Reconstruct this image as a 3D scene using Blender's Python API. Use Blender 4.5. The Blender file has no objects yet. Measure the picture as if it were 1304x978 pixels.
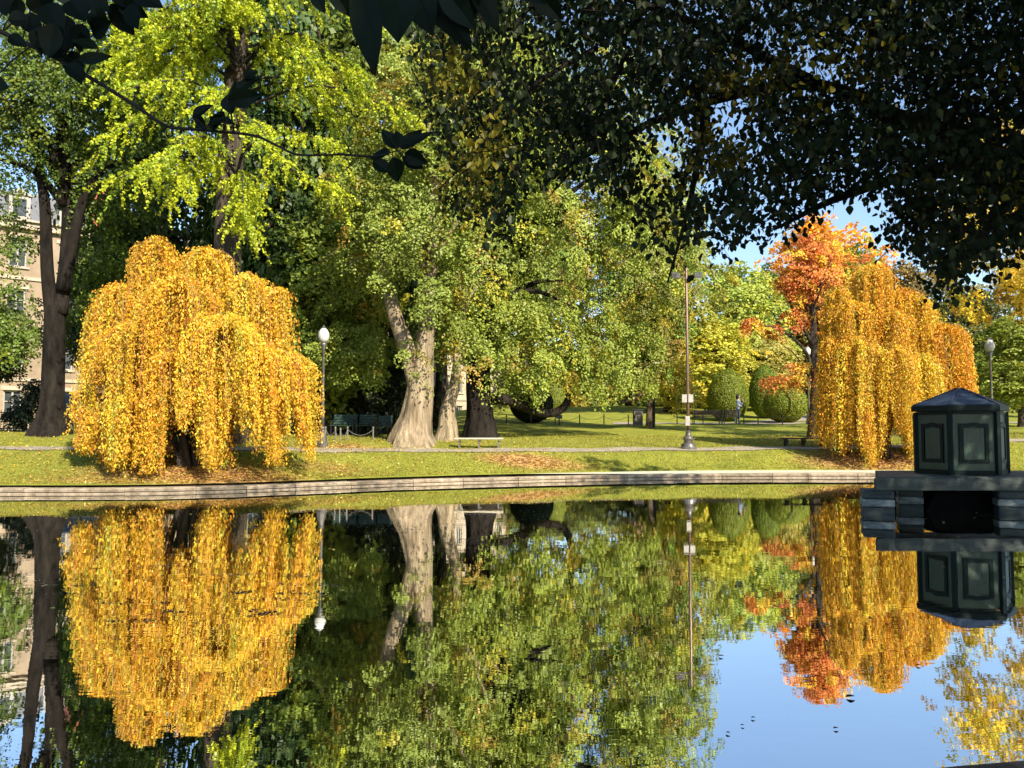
import bpy, math, random
import numpy as np
from mathutils import Vector, Matrix
R = math.radians
rng = np.random.default_rng(7)
random.seed(7)
S = bpy.context.scene
COL = S.collection
H, F, CX, CY = 1.68, 1000.0, 652.0, 489.0
PITCH = math.atan(56/F)
CP, SP = math.cos(PITCH), math.sin(PITCH)
ALL_UP = np.array([0, 0, 1.0])

# ------------------------------------------------------------------ placement helpers
def W(px, py, D):
    """world point at ground distance D (Y = D) seen at photograph pixel px, py"""
    xc, yc = (px-CX)/F, (CY-py)/F
    d = np.array([xc, CP - yc*SP, SP + yc*CP])
    return np.array([0, 0, H]) + d*(D/d[1])
WPX = [-3000, -400, 0, 100, 200, 300, 400, 500, 600, 700, 800, 900, 1000, 1100, 1300, 1700, 4300]
WD = [14, 19.6, 20.0, 20.0, 20.2, 20.8, 21.9, 23.1, 24.1, 25.0, 25.8, 26.4, 26.6, 26.6, 26.2, 25, 14]
def wallD(px): return np.interp(px, WPX, WD)
TC = [(-400, [(0,.148),(.5,.25),(4.3,1.0),(5.8,1.1),(8.7,1.46),(14,1.52),(40,1.55),(90,1.6),(150,10),(600,14)]),
      (100, [(0,.148),(.5,.25),(4.3,1.0),(5.8,1.1),(8.7,1.46),(14,1.52),(40,1.55),(90,1.6),(150,10),(600,14)]),
      (300, [(0,.148),(3.8,.98),(5.3,1.06),(8,1.33),(13,1.45),(40,1.55),(90,2),(150,10),(600,14)]),
      (500, [(0,.148),(3,.88),(4.5,.98),(5.5,1.18),(10,1.35),(24,1.65),(37,1.9),(90,3),(150,10),(600,14)]),
      (620, [(0,.148),(2.6,.86),(4.1,.95),(7,1.25),(12,1.45),(23,1.9),(31,2.3),(51,3.6),(90,4),(150,11),(600,14)]),
      (870, [(0,.148),(2.2,.85),(3.7,.93),(10,1.3),(21,1.88),(25,2.02),(34,2.8),(49,3.9),(90,4.4),(150,11),(600,14)]),
      (1100, [(0,.148),(2.3,.9),(3.8,.97),(10,1.32),(21,1.9),(25,2.02),(34,2.6),(49,3.3),(90,4),(150,11),(600,14)]),
      (1300, [(0,.148),(3.8,1.15),(5.3,1.25),(10,1.45),(21,1.95),(25,2.05),(34,2.4),(49,3),(90,4),(150,11),(600,14)])]
TPX = np.array([c[0] for c in TC])
def tz(X, Y):
    X = np.atleast_1d(np.asarray(X, float)); Y = np.atleast_1d(np.asarray(Y, float))
    px = CX + F*X/np.maximum(Y, .1)
    s = Y - wallD(px)
    Z = np.array([np.interp(s, [a for a, b in c[1]], [b for a, b in c[1]]) for c in TC])
    t = np.interp(px, TPX, np.arange(len(TC)))
    i = np.clip(t.astype(int), 0, len(TC)-2); f = t-i; f = f*f*(3-2*f)
    k = np.arange(len(X))
    z = Z[i, k]*(1-f) + Z[i+1, k]*f
    return z + .015*np.sin(X*1.3+Y*.7)*np.clip(s-1, 0, 1) + .01*np.sin(X*3.1-Y*2.3)*np.clip(s-1, 0, 1)
def G(px, D):
    x = (px-CX)/F*D
    return np.array([x, D, float(tz(x, D)[0])])

# ------------------------------------------------------------------ object helpers
def tag(o, label=None, cat=None, group=None, kind=None):
    if label: o['label'] = label
    if cat: o['category'] = cat
    if group: o['group'] = group
    if kind: o['kind'] = kind
    return o
def empty(name, loc, label, cat, group=None, rz=0):
    o = bpy.data.objects.new(name, None); COL.objects.link(o)
    o.location = [float(v) for v in loc]; o.rotation_euler = (0, 0, rz); o.empty_display_size = .2
    return tag(o, label, cat, group)
def link(name, me, mats=None, parent=None, loc=None):
    o = bpy.data.objects.new(name, me); COL.objects.link(o)
    for m in (mats if isinstance(mats, (list, tuple)) else [mats] if mats else []): me.materials.append(m)
    if parent is not None:
        o.parent = parent
        if loc is None: # vertices given in world space
            bpy_loc = parent.location
            M = Matrix.Translation(bpy_loc) @ Matrix.Rotation(parent.rotation_euler.z, 4, 'Z')
            o.matrix_parent_inverse = M.inverted()
    if loc is not None: o.location = [float(v) for v in loc]
    return o
def mesh_from(V, Fs, smooth=False, name='m'):
    me = bpy.data.meshes.new(name)
    me.from_pydata([tuple(map(float, v)) for v in V], [], [tuple(map(int, f)) for f in Fs])
    if smooth: me.polygons.foreach_set('use_smooth', [True]*len(me.polygons))
    me.update(); return me
def bulk_mesh(V, n, col=None, name='m', smooth=False):
    """V (k*n,3): consecutive n-gons"""
    me = bpy.data.meshes.new(name)
    nv = len(V); nf = nv//n
    me.vertices.add(nv); me.vertices.foreach_set('co', np.ascontiguousarray(V, dtype=np.float32).ravel())
    me.loops.add(nv); me.loops.foreach_set('vertex_index', np.arange(nv, dtype=np.int32))
    me.polygons.add(nf); me.polygons.foreach_set('loop_start', np.arange(0, nv, n, dtype=np.int32))
    if col is not None:
        a = me.color_attributes.new('Col', 'FLOAT_COLOR', 'POINT')
        c4 = np.ones((nf, 4), np.float32); c4[:, :3] = col
        a.data.foreach_set('color', np.repeat(c4, n, axis=0).ravel())
    me.update(calc_edges=True)
    return me

class MB:
    def __init__(s): s.V = []; s.F = []; s.M = []
    def add(s, V, Fs, m=0):
        b = len(s.V); s.V.extend([tuple(map(float, v)) for v in V])
        s.F.extend([tuple(int(i)+b for i in f) for f in Fs]); s.M.extend([m]*len(Fs)); return s
    def box(s, c, size, rz=0, m=0, taper=1.0, ry=0, rx=0):
        x, y, z = [v/2 for v in size]
        pts = [(-x,-y,-z),(x,-y,-z),(x,y,-z),(-x,y,-z),(-x*taper,-y*taper,z),(x*taper,-y*taper,z),(x*taper,y*taper,z),(-x*taper,y*taper,z)]
        Rm = Matrix.Rotation(rz, 3, 'Z') @ Matrix.Rotation(ry, 3, 'Y') @ Matrix.Rotation(rx, 3, 'X')
        P = [Rm @ Vector(p) + Vector([float(q) for q in c]) for p in pts]
        return s.add(P, [(0,3,2,1),(4,5,6,7),(0,1,5,4),(1,2,6,5),(2,3,7,6),(3,0,4,7)], m)
    def tube(s, pts, rad, seg=8, m=0, flute=0, nfl=5, ph=0):
        pts = np.array(pts, float); n = len(pts)
        rad = np.broadcast_to(np.array(rad, float), (n,))
        fl = np.broadcast_to(np.array(flute, float), (n,))
        T = np.gradient(pts, axis=0); T /= np.linalg.norm(T, axis=1)[:, None]+1e-9
        ref = np.array([0, 1.0, 0]) if abs(T[0][1]) < .9 else np.array([1.0, 0, 0])
        V = []; a = np.linspace(0, 2*np.pi, seg, endpoint=False)
        for i in range(n):
            u = np.cross(T[i], ref); u /= np.linalg.norm(u)+1e-9; v = np.cross(u, T[i]); 
            r = rad[i]*(1+fl[i]*(np.cos(a*nfl+ph)+.5*np.cos(a*(nfl+4)+ph*2.3)))
            V.extend(pts[i] + np.outer(np.cos(a)*r, u) + np.outer(np.sin(a)*r, v))
        Fs = [(i*seg+j, i*seg+(j+1) % seg, (i+1)*seg+(j+1) % seg, (i+1)*seg+j) for i in range(n-1) for j in range(seg)]
        Fs.append(tuple(range(seg))[::-1]); Fs.append(tuple((n-1)*seg+j for j in range(seg)))
        return s.add(V, Fs, m)
    def lathe(s, c, prof, seg=16, m=0):
        V = []; n = len(prof)
        for r, z in prof:
            for j in range(seg):
                t = 2*math.pi*j/seg; V.append((c[0]+r*math.cos(t), c[1]+r*math.sin(t), c[2]+z))
        Fs = [(i*seg+j, i*seg+(j+1) % seg, (i+1)*seg+(j+1) % seg, (i+1)*seg+j) for i in range(n-1) for j in range(seg)]
        Fs.append(tuple(range(seg))[::-1]); Fs.append(tuple((n-1)*seg+j for j in range(seg)))
        return s.add(V, Fs, m)
    def build(s, name, mats, parent=None, smooth=False, loc=None, bevel=0):
        me = mesh_from(s.V, s.F, smooth, name)
        me.polygons.foreach_set('material_index', s.M)
        o = link(name, me, mats, parent, loc)
        if bevel:
            md = o.modifiers.new('b', 'BEVEL'); md.width = bevel; md.segments = 2; md.limit_method = 'ANGLE'
        return o

def smooth_path(P, n=6):
    P = [np.array(p, float) for p in P]
    Q = [2*P[0]-P[1]] + P + [2*P[-1]-P[-2]]; out = []
    for i in range(1, len(Q)-2):
        for t in np.linspace(0, 1, n, endpoint=False):
            a, b, c, d = Q[i-1], Q[i], Q[i+1], Q[i+2]
            out.append(.5*((2*b)+(-a+c)*t+(2*a-5*b+4*c-d)*t*t+(-a+3*b-3*c+d)*t**3))
    out.append(P[-1]); return np.array(out)

# ------------------------------------------------------------------ materials
def newmat(name):
    m = bpy.data.materials.new(name); m.use_nodes = True; nt = m.node_tree; nt.nodes.clear()
    out = nt.nodes.new('ShaderNodeOutputMaterial'); return m, nt, out
def nd(nt, t, **kw):
    n = nt.nodes.new(t)
    for k, v in kw.items():
        if k in n.inputs.keys(): n.inputs[k].default_value = v
        else: setattr(n, k, v)
    return n
def rough_mat(name, c1, c2, scale=4, rough=.8, bump=.3, bscale=None, stretch=(1, 1, 1), metal=0, spec=.4, det=6, bdist=.05, orand=0):
    m, nt, out = newmat(name); L = nt.links
    tc = nd(nt, 'ShaderNodeTexCoord'); mp = nd(nt, 'ShaderNodeMapping'); mp.inputs['Scale'].default_value = stretch
    L.new(tc.outputs['Object'], mp.inputs[0])
    n1 = nd(nt, 'ShaderNodeTexNoise', Scale=scale, Detail=det, Roughness=.65); L.new(mp.outputs[0], n1.inputs['Vector'])
    cr = nd(nt, 'ShaderNodeValToRGB'); cr.color_ramp.elements[0].color = (*c1, 1); cr.color_ramp.elements[1].color = (*c2, 1)
    cr.color_ramp.elements[0].position = .33; cr.color_ramp.elements[1].position = .67
    L.new(n1.outputs['Fac'], cr.inputs[0])
    b = nd(nt, 'ShaderNodeBsdfPrincipled', Roughness=rough, Metallic=metal); b.inputs['Specular IOR Level'].default_value = spec
    if orand:
        oi = nd(nt, 'ShaderNodeObjectInfo'); n5 = nd(nt, 'ShaderNodeTexNoise', Scale=scale*.35, Detail=5); L.new(tc.outputs['Object'], n5.inputs['Vector'])
        a1 = nd(nt, 'ShaderNodeMath', operation='MULTIPLY_ADD'); L.new(oi.outputs['Random'], a1.inputs[0]); a1.inputs[1].default_value = orand; a1.inputs[2].default_value = .72-orand/2
        a2 = nd(nt, 'ShaderNodeMath', operation='MULTIPLY_ADD'); L.new(n5.outputs['Fac'], a2.inputs[0]); a2.inputs[1].default_value = orand*1.4; L.new(a1.outputs[0], a2.inputs[2])
        mm = nd(nt, 'ShaderNodeMix', data_type='RGBA', blend_type='MULTIPLY'); mm.inputs['Factor'].default_value = 1; L.new(cr.outputs[0], mm.inputs[6]); L.new(a2.outputs[0], mm.inputs[7]); L.new(mm.outputs[2], b.inputs['Base Color'])
    else: L.new(cr.outputs[0], b.inputs['Base Color'])
    if bump:
        n2 = nd(nt, 'ShaderNodeTexNoise', Scale=bscale or scale*3, Detail=8, Roughness=.7); L.new(mp.outputs[0], n2.inputs['Vector'])
        bp = nd(nt, 'ShaderNodeBump', Strength=bump, Distance=bdist); L.new(n2.outputs['Fac'], bp.inputs['Height']); L.new(bp.outputs[0], b.inputs['Normal'])
    L.new(b.outputs[0], out.inputs[0]); return m
def leaf_mat(name, trans=.3, gloss=.06, rough=.45):
    m, nt, out = newmat(name); L = nt.links
    at = nd(nt, 'ShaderNodeAttribute', attribute_name='Col'); oi = nd(nt, 'ShaderNodeObjectInfo')
    mx = nd(nt, 'ShaderNodeMix', data_type='RGBA', blend_type='MULTIPLY'); mx.inputs['Factor'].default_value = 1
    L.new(at.outputs['Color'], mx.inputs[6]); L.new(oi.outputs['Color'], mx.inputs[7])
    d = nd(nt, 'ShaderNodeBsdfDiffuse'); t = nd(nt, 'ShaderNodeBsdfTranslucent'); g = nd(nt, 'ShaderNodeBsdfGlossy', Roughness=rough)
    g.inputs['Color'].default_value = (1, 1, 1, 1)
    L.new(mx.outputs[2], d.inputs[0]); L.new(mx.outputs[2], t.inputs[0])
    a = nd(nt, 'ShaderNodeMixShader'); a.inputs[0].default_value = trans; L.new(d.outputs[0], a.inputs[1]); L.new(t.outputs[0], a.inputs[2])
    b = nd(nt, 'ShaderNodeMixShader'); b.inputs[0].default_value = gloss; L.new(a.outputs[0], b.inputs[1]); L.new(g.outputs[0], b.inputs[2])
    L.new(b.outputs[0], out.inputs[0]); return m
LEAF = leaf_mat('leaf', .3, .018)
LEAFY = leaf_mat('autumn_leaf', .35, .015)
LEAFN = leaf_mat('shade_leaf', .28, .01, .45)
BARK = rough_mat('bark_brown', (.03,.022,.015), (.12,.09,.06), 4, .9, 1, 9, (1,1,.2), bdist=.12)
BARKL = rough_mat('bark_pale', (.13,.09,.05), (.52,.41,.26), 4.5, .85, 1, 7, (1,1,.13), bdist=.14)
BARKD = rough_mat('bark_dark', (.018,.014,.011), (.06,.05,.04), 4, .9, .9, 10, (1,1,.3))
BARKB = rough_mat('bark_shaded', (.007,.006,.005), (.035,.028,.022), 4, .95, 1, 9, (1,1,.3), bdist=.1, spec=.1)  # near-black base colour carries the shade on these trunks and boughs
BARKG = rough_mat('bark_grey', (.14,.12,.09), (.40,.35,.27), 3.5, .9, 1, 9, (1,1,.25), bdist=.1)
GREENP = rough_mat('green_paint', (.022,.050,.032), (.058,.092,.056), 3.0, .45, .25, 14, (1, 1, .35), orand=.25)
GREEND = rough_mat('dark_trim_paint', (.002,.008,.007), (.004,.013,.012), 3, .5, .05, 30, spec=.15)
ROOFM = rough_mat('slate_sheet', (.012,.018,.03), (.03,.042,.06), 3, .45, .25, 14)
DOCKM = rough_mat('weathered_timber', (.006,.014,.012), (.05,.066,.056), 5, .6, .5, 14, (.3,1,1))
STONE = rough_mat('granite', (.19,.145,.095), (.48,.385,.27), 4.5, .88, .6, 16, orand=.4)
STONED = rough_mat('wet_granite', (.07,.06,.045), (.2,.17,.12), 5, .5, .3, 22)
LIME = rough_mat('limestone', (.25,.185,.12), (.38,.29,.195), .8, .85, .2, 8)
LIMET = rough_mat('limestone_trim', (.38,.31,.22), (.50,.42,.31), 2, .8, .1, 8)
SLATE = rough_mat('roof_slate', (.10,.105,.12), (.2,.2,.21), 6, .6, .3, 20, (1,1,3))
BRICK = rough_mat('red_brick', (.38,.08,.04), (.58,.16,.09), 9, .8, .3, 25, (1,1,3))
GLASSW = rough_mat('window_glass', (.03,.035,.04), (.09,.1,.11), 1, .12, 0)
FRAMEM = rough_mat('window_frame', (.30,.28,.24), (.42,.39,.34), 5, .6, .05)
WHITEP = rough_mat('white_paint', (.7,.68,.62), (.82,.8,.75), 5, .5, .05)
IRON = rough_mat('black_iron', (.010,.011,.012), (.025,.027,.028), 6, .4, .1, 30)
GREYM = rough_mat('grey_metal', (.09,.085,.075), (.2,.185,.165), 5, .38, .1, 30, metal=.5)
BRONZE = rough_mat('pole_paint', (.12,.07,.045), (.2,.125,.085), 3, .4, .05, metal=.3)
WOODP = rough_mat('pale_wood', (.42,.36,.26), (.6,.53,.42), 8, .7, .2, 20, (.3,3,1))
WOODD = rough_mat('dark_wood', (.05,.033,.028), (.11,.075,.06), 8, .7, .2, 20, (.3,3,1))
BGREEN = rough_mat('bench_green', (.018,.04,.03), (.035,.07,.055), 8, .5, .1, 20)
PATHM = rough_mat('path_gravel', (.24,.20,.15), (.40,.35,.27), 2.5, .9, .3, 60)
ROCKM = rough_mat('shore_rock', (.006,.006,.006), (.022,.02,.018), 4, .6, .8, 9)
SKIN = rough_mat('skin', (.42,.22,.15), (.5,.28,.19), 5, .5, 0)
SHIRT = rough_mat('pale_top', (.45,.48,.6), (.62,.65,.75), 9, .9, .2)
JEANS = rough_mat('blue_denim', (.06,.13,.22), (.12,.22,.32), 9, .9, .2)
DARKC = rough_mat('dark_cloth', (.01,.01,.014), (.02,.02,.025), 9, .8, .1)
CARP = rough_mat('car_paint', (.010,.012,.015), (.014,.016,.02), 2, .15, 0, spec=.6)
GLOBE = rough_mat('frosted_globe', (.46,.46,.42), (.54,.54,.50), 1, .5, 0, spec=.3)

# grass ground with leaf litter mask in vertex attribute
def ground_mat():
    m, nt, out = newmat('grass_ground'); L = nt.links
    tc = nd(nt, 'ShaderNodeTexCoord')
    n1 = nd(nt, 'ShaderNodeTexNoise', Scale=.9, Detail=8, Roughness=.7); L.new(tc.outputs['Object'], n1.inputs['Vector'])
    n2 = nd(nt, 'ShaderNodeTexNoise', Scale=14, Detail=6, Roughness=.8); L.new(tc.outputs['Object'], n2.inputs['Vector'])
    cr = nd(nt, 'ShaderNodeValToRGB'); e = cr.color_ramp.elements
    e[0].color = (.07,.105,.02, 1); e[0].position = .3; e[1].color = (.38,.36,.06, 1); e[1].position = .72
    e2 = e.new(.5); e2.color = (.235,.25,.035, 1)
    mxn = nd(nt, 'ShaderNodeMath', operation='MULTIPLY_ADD'); L.new(n2.outputs['Fac'], mxn.inputs[0]); mxn.inputs[1].default_value = .5
    ml = nd(nt, 'ShaderNodeMath', operation='MULTIPLY'); L.new(n1.outputs['Fac'], ml.inputs[0]); ml.inputs[1].default_value = .5
    L.new(ml.outputs[0], mxn.inputs[2]); L.new(mxn.outputs[0], cr.inputs[0])
    lc = nd(nt, 'ShaderNodeValToRGB'); q = lc.color_ramp.elements
    q[0].color = (.20,.085,.035, 1); q[0].position = .35; q[1].color = (.55,.33,.13, 1); q[1].position = .65
    n3 = nd(nt, 'ShaderNodeTexVoronoi', Scale=11.0); L.new(tc.outputs['Object'], n3.inputs['Vector'])
    sx = nd(nt, 'ShaderNodeSeparateColor'); L.new(n3.outputs['Color'], sx.inputs[0]); L.new(sx.outputs[0], lc.inputs[0])
    at = nd(nt, 'ShaderNodeAttribute', attribute_name='litter')
    ad = nd(nt, 'ShaderNodeMath', operation='ADD'); L.new(at.outputs['Fac'], ad.inputs[0]); 
    sb = nd(nt, 'ShaderNodeMath', operation='MULTIPLY_ADD'); L.new(n2.outputs['Fac'], sb.inputs[0]); sb.inputs[1].default_value = 1.6; sb.inputs[2].default_value = -.95
    L.new(sb.outputs[0], ad.inputs[1])
    mr = nd(nt, 'ShaderNodeMapRange'); mr.inputs[1].default_value = .2; mr.inputs[2].default_value = .7; L.new(ad.outputs[0], mr.inputs[0])
    mx = nd(nt, 'ShaderNodeMix', data_type='RGBA'); L.new(mr.outputs[0], mx.inputs[0]); L.new(cr.outputs[0], mx.inputs[6]); L.new(lc.outputs[0], mx.inputs[7])
    b = nd(nt, 'ShaderNodeBsdfPrincipled', Roughness=.9); b.inputs['Specular IOR Level'].default_value = .1
    L.new(mx.outputs[2], b.inputs['Base Color'])
    bp = nd(nt, 'ShaderNodeBump', Strength=.6, Distance=.05); L.new(n2.outputs['Fac'], bp.inputs['Height']); L.new(bp.outputs[0], b.inputs['Normal'])
    L.new(b.outputs[0], out.inputs[0]); return m

def water_mat():
    m, nt, out = newmat('pond_water'); L = nt.links
    tc = nd(nt, 'ShaderNodeTexCoord'); mp = nd(nt, 'ShaderNodeMapping'); mp.inputs['Scale'].default_value = (.7, 1.6, 1); L.new(tc.outputs['Object'], mp.inputs[0])
    n1 = nd(nt, 'ShaderNodeTexNoise', Scale=2.2, Detail=2, Roughness=.5); L.new(mp.outputs[0], n1.inputs['Vector'])
    mp2 = nd(nt, 'ShaderNodeMapping'); mp2.inputs['Scale'].default_value = (1, 2.2, 1); L.new(tc.outputs['Object'], mp2.inputs[0])
    n2 = nd(nt, 'ShaderNodeTexNoise', Scale=7.0, Detail=2, Roughness=.5); L.new(mp2.outputs[0], n2.inputs['Vector'])
    ad = nd(nt, 'ShaderNodeMath', operation='MULTIPLY_ADD'); L.new(n2.outputs['Fac'], ad.inputs[0]); ad.inputs[1].default_value = .22; L.new(n1.outputs['Fac'], ad.inputs[2])
    bp = nd(nt, 'ShaderNodeBump', Strength=1.0, Distance=.0006); L.new(ad.outputs[0], bp.inputs['Height'])
    g = nd(nt, 'ShaderNodeBsdfGlossy', Roughness=.0); g.inputs['Color'].default_value = (.96, .97, .97, 1); L.new(bp.outputs[0], g.inputs['Normal'])
    d = nd(nt, 'ShaderNodeBsdfDiffuse'); d.inputs[0].default_value = (.012, .016, .009, 1)
    fr = nd(nt, 'ShaderNodeFresnel', IOR=2.9); mr = nd(nt, 'ShaderNodeMapRange'); mr.inputs[3].default_value = .78; mr.inputs[4].default_value = 1
    L.new(fr.outputs[0], mr.inputs[0])
    mx = nd(nt, 'ShaderNodeMixShader'); L.new(mr.outputs[0], mx.inputs[0]); L.new(d.outputs[0], mx.inputs[1]); L.new(g.outputs[0], mx.inputs[2])
    L.new(mx.outputs[0], out.inputs[0]); return m

# ------------------------------------------------------------------ terrain, water, paths
pxs = np.concatenate([np.linspace(-3000, -200, 40, endpoint=False), np.linspace(-200, 1500, 300, endpoint=False), np.linspace(1500, 4300, 40)])
ss = np.concatenate([np.linspace(0, 10, 70, endpoint=False), np.linspace(10, 60, 80, endpoint=False), np.linspace(60, 600, 30)])
PX, SS = np.meshgrid(pxs, ss)
DD = wallD(PX)+SS+.30; XX = (PX-CX)/F*DD
ZZ = tz(XX.ravel(), DD.ravel()).reshape(XX.shape)
LIT = [(250, 21.8, 4.3, 1.8, 1.0), (250, 21, 3.2, 1.0, .6), (430, 27, 2.6, 1.5, .75), (420, 23.6, 2.2, 1.2, .6), (670, 26.3, 2.3, 1.1, 1.0), (720, 26.2, 1.6, .8, .7), (150, 20.9, 3.5, .7, .7), (1110, 27.8, 3.4, 1.5, 1.1), (610, 30, 2.5, 1, .4), (1030, 34, 3.5, 3, .5), (20, 23.5, 3, 1.6, .35), (50, 29, 1.5, 1, .4), (840, 44, 2, 2, .35)]
def litter(X, Y):
    v = np.zeros_like(X)
    for px, D, rx, ry, k in LIT:
        x0 = (px-CX)/F*D
        v = np.maximum(v, k*np.clip(1.25-np.sqrt(((X-x0)/rx)**2+((Y-D)/ry)**2), 0, 1))
    nz = np.sin(X*1.1+np.sin(Y*1.7)*1.4)+np.sin(Y*2.3+np.sin(X*.8)*1.9)+.6*np.sin(X*3.7+Y*2.9)
    return np.maximum(v, np.clip(nz*.28-.28, 0, .42))
nr, nc = XX.shape
V = np.stack([XX, DD, ZZ], -1).reshape(-1, 3)
idx = np.arange(nr*nc).reshape(nr, nc)
Fq = np.stack([idx[:-1, :-1], idx[:-1, 1:], idx[1:, 1:], idx[1:, :-1]], -1).reshape(-1, 4)
me = mesh_from(V, Fq, True, 'lawn')
at = me.attributes.new('litter', 'FLOAT', 'POINT'); at.data.foreach_set('value', litter(V[:, 0], V[:, 1]).astype(np.float32))
GRASSM = ground_mat()
lawn = tag(link('lawn_ground', me, GRASSM), kind='structure')

def ribbon(name, pxl, d0, d1, mat, lift=.012):
    Vv = []; k = 7
    for p in pxl:
        a, b = d0(p), d1(p)
        for t in np.linspace(0, 1, k):
            D = a+(b-a)*t; x = (p-CX)/F*D; Vv.append((x, D, float(tz(x, D)[0])+lift))
    n = len(pxl); Fs = [(i*k+j, (i+1)*k+j, (i+1)*k+j+1, i*k+j+1) for i in range(n-1) for j in range(k-1)]
    return tag(link(name, mesh_from(Vv, Fs, True), mat), kind='structure')
PPX = [-400, 100, 300, 500, 620, 870, 1100, 1300, 1700]
P0 = [4.3, 4.3, 3.8, 3.0, 2.6, 2.2, 2.3, 3.8, 8]
ribbon('lakeside_path', np.arange(-800, 1900, 8), lambda p: wallD(p)+np.interp(p, PPX, P0), lambda p: wallD(p)+np.interp(p, PPX, P0)+np.interp(p, [300, 900], [1.1, 1.45]), PATHM, .02)
ribbon('garden_path', np.arange(780, 2000, 8), lambda p: 47.8+0*p, lambda p: 50.8+0*p, PATHM, .03)
ribbon('cross_path', np.arange(956, 1040, 6), lambda p: 50.9+(p-956)*.03, lambda p: 52+(p-956)*.12, PATHM, .03)
ribbon('street', np.arange(-3000, 560, 20), lambda p: 36.0+0*p, lambda p: 45+0*p, rough_mat('asphalt', (.04,.04,.042), (.07,.07,.07), 8, .9, .2), .02)

WATER = water_mat()
me = mesh_from([(-250, -2, 0), (250, -2, 0), (250, 29, 0), (-250, 29, 0)], [(0, 1, 2, 3)])
tag(link('pond_water', me, WATER), kind='structure')
# near shore under the camera
Vv = []; xs = np.linspace(-60, 60, 241)
def shoreY(x): return 3.12+.25*max(0, min(x, 6))+.02*math.sin(x*4.1)+.015*math.sin(x*9.3)
prof = [(0.0, -.3), (0.0, .10), (-.03, .17), (-.12, .205), (-.8, .23), (-8, .35), (-60, .6)]
for x in xs:
    y0 = shoreY(x)
    for dy, z in prof: Vv.append((x, y0+dy, z+(.012*math.sin(x*9)+.01*math.sin(x*23) if z > 0 else 0)))
k = len(prof); n = len(xs)
tag(link('near_bank_ground', mesh_from(Vv, [(i*k+j, i*k+j+1, (i+1)*k+j+1, (i+1)*k+j) for i in range(n-1) for j in range(k-1)], True), ROCKM), kind='structure')

# retaining wall of separate coping stones
wall = empty('retaining_wall', (0, 25, 0), 'low pale granite retaining wall along the far edge of the pond', 'wall')
joints = [-330, -200, -90, 34, 162, 252, 316, 378, 448, 527, 590, 660, 720, 798, 861, 918, 982, 1027, 1090, 1150, 1215, 1280, 1345, 1420, 1520]
wprof = [(-.03, -.3), (-.03, .028), (-.02, .036), (.05, .04), (.05, .054), (-.0, .061), (-.015, .125), (.01, .145), (.34, .155), (.36, -.3)]
for a, b in zip(joints[:-1], joints[1:]):
    g = .35; m = MB(); ppx = np.linspace(a+g, b-g, 6); Vv = []; jit = random.uniform(-.006, .006)
    for p in ppx:
        D = float(wallD(p)); x = (p-CX)/F*D
        e = 1.0; D2 = float(wallD(p+e)); t = np.array([(p+e-CX)/F*D2-x, D2-D]); t /= np.linalg.norm(t); nrm = np.array([-t[1], t[0]])
        for o_, z in wprof: Vv.append((x+nrm[0]*o_, D+nrm[1]*o_+jit, z+(jit if z > 0 else 0)))
    k = len(wprof)
    Fs = [(i*k+j, (i+1)*k+j, (i+1)*k+(j+1) % k, i*k+(j+1) % k) for i in range(5) for j in range(k)]
    Fs += [tuple(range(k)), tuple(5*k+j for j in range(k))[::-1]]
    m.add(Vv, Fs); 
    o = m.build('coping_stone', [STONE, STONED], wall)
    for f in o.data.polygons:
        if abs(f.center.z-.047) < .012 and abs(f.normal.z) < .9: f.material_index = 1

# fallen leaves (uncountable) and grass blades
def rand_frames(n, up=1.0):
    A = rng.normal(size=(n, 3)); A[:, 2] *= (1-up*.8); A /= np.linalg.norm(A, axis=1)[:, None]
    B = np.cross(A, rng.normal(size=(n, 3))*(1-up*.8)+np.array([0, 0, up*2])); B /= np.linalg.norm(B, axis=1)[:, None]
    return A, B
def quads(C, A, B, L, Wd):
    L = np.asarray(L).reshape(-1, 1)/2; Wd = np.asarray(Wd).reshape(-1, 1)/2
    return np.stack([C-A*L, C+B*Wd-A*L*.15, C+A*L, C-B*Wd-A*L*.15], 1).reshape(-1, 3)
n = 60000
px = rng.uniform(-60, 1400, n); D = wallD(px)+.4+rng.uniform(0, 1, n)**1.3*11
X = (px-CX)/F*D; lt = litter(X, D)
pr = .10+.9*lt + .10*((px < 1000) & (px > 280) & (D < 29))
keep = rng.uniform(0, 1, n) < pr; X = X[keep]; D = D[keep]; n = len(X)
A, B = rand_frames(n, .9)
cc = np.array([[.75,.55,.06],[.7,.42,.05],[.45,.22,.07],[.8,.66,.2],[.30,.14,.07]])
lk = litter(X, D)
ci = np.where(rng.uniform(size=n) < .65-.3*lk, rng.choice([0, 3], n), rng.choice([1, 2, 4], n))
C = np.stack([X, D, tz(X, D)+rng.uniform(.02, .045, n)], 1)
tag(link('fallen_leaves', bulk_mesh(quads(C, A, B, rng.uniform(.05, .10, n), rng.uniform(.035, .07, n)), 4, cc[ci]*rng.uniform(.75, 1.1, (n, 1))), LEAFY), kind='stuff')
n = 120000
px = rng.uniform(-60, 1400, n); D = wallD(px)+.36+rng.uniform(0, 1, n)**1.2*10
X = (px-CX)/F*D
sP = D-wallD(px); p0 = np.interp(px, PPX, P0); keep = ~((sP > p0-.05) & (sP < p0+1.5)) & (rng.uniform(size=n) > litter(X, D)*.9)
X = X[keep]; D = D[keep]; n = len(X); C = np.stack([X, D, tz(X, D)], 1)
th = rng.uniform(0, 2*np.pi, n); b = np.stack([np.cos(th), np.sin(th), 0*th], 1)*.009
tip = rng.normal(size=(n, 3))*.022; tip[:, 2] = rng.uniform(.03, .075, n)
Vt = np.stack([C-b, C+b, C+tip], 1).reshape(-1, 3)
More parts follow.
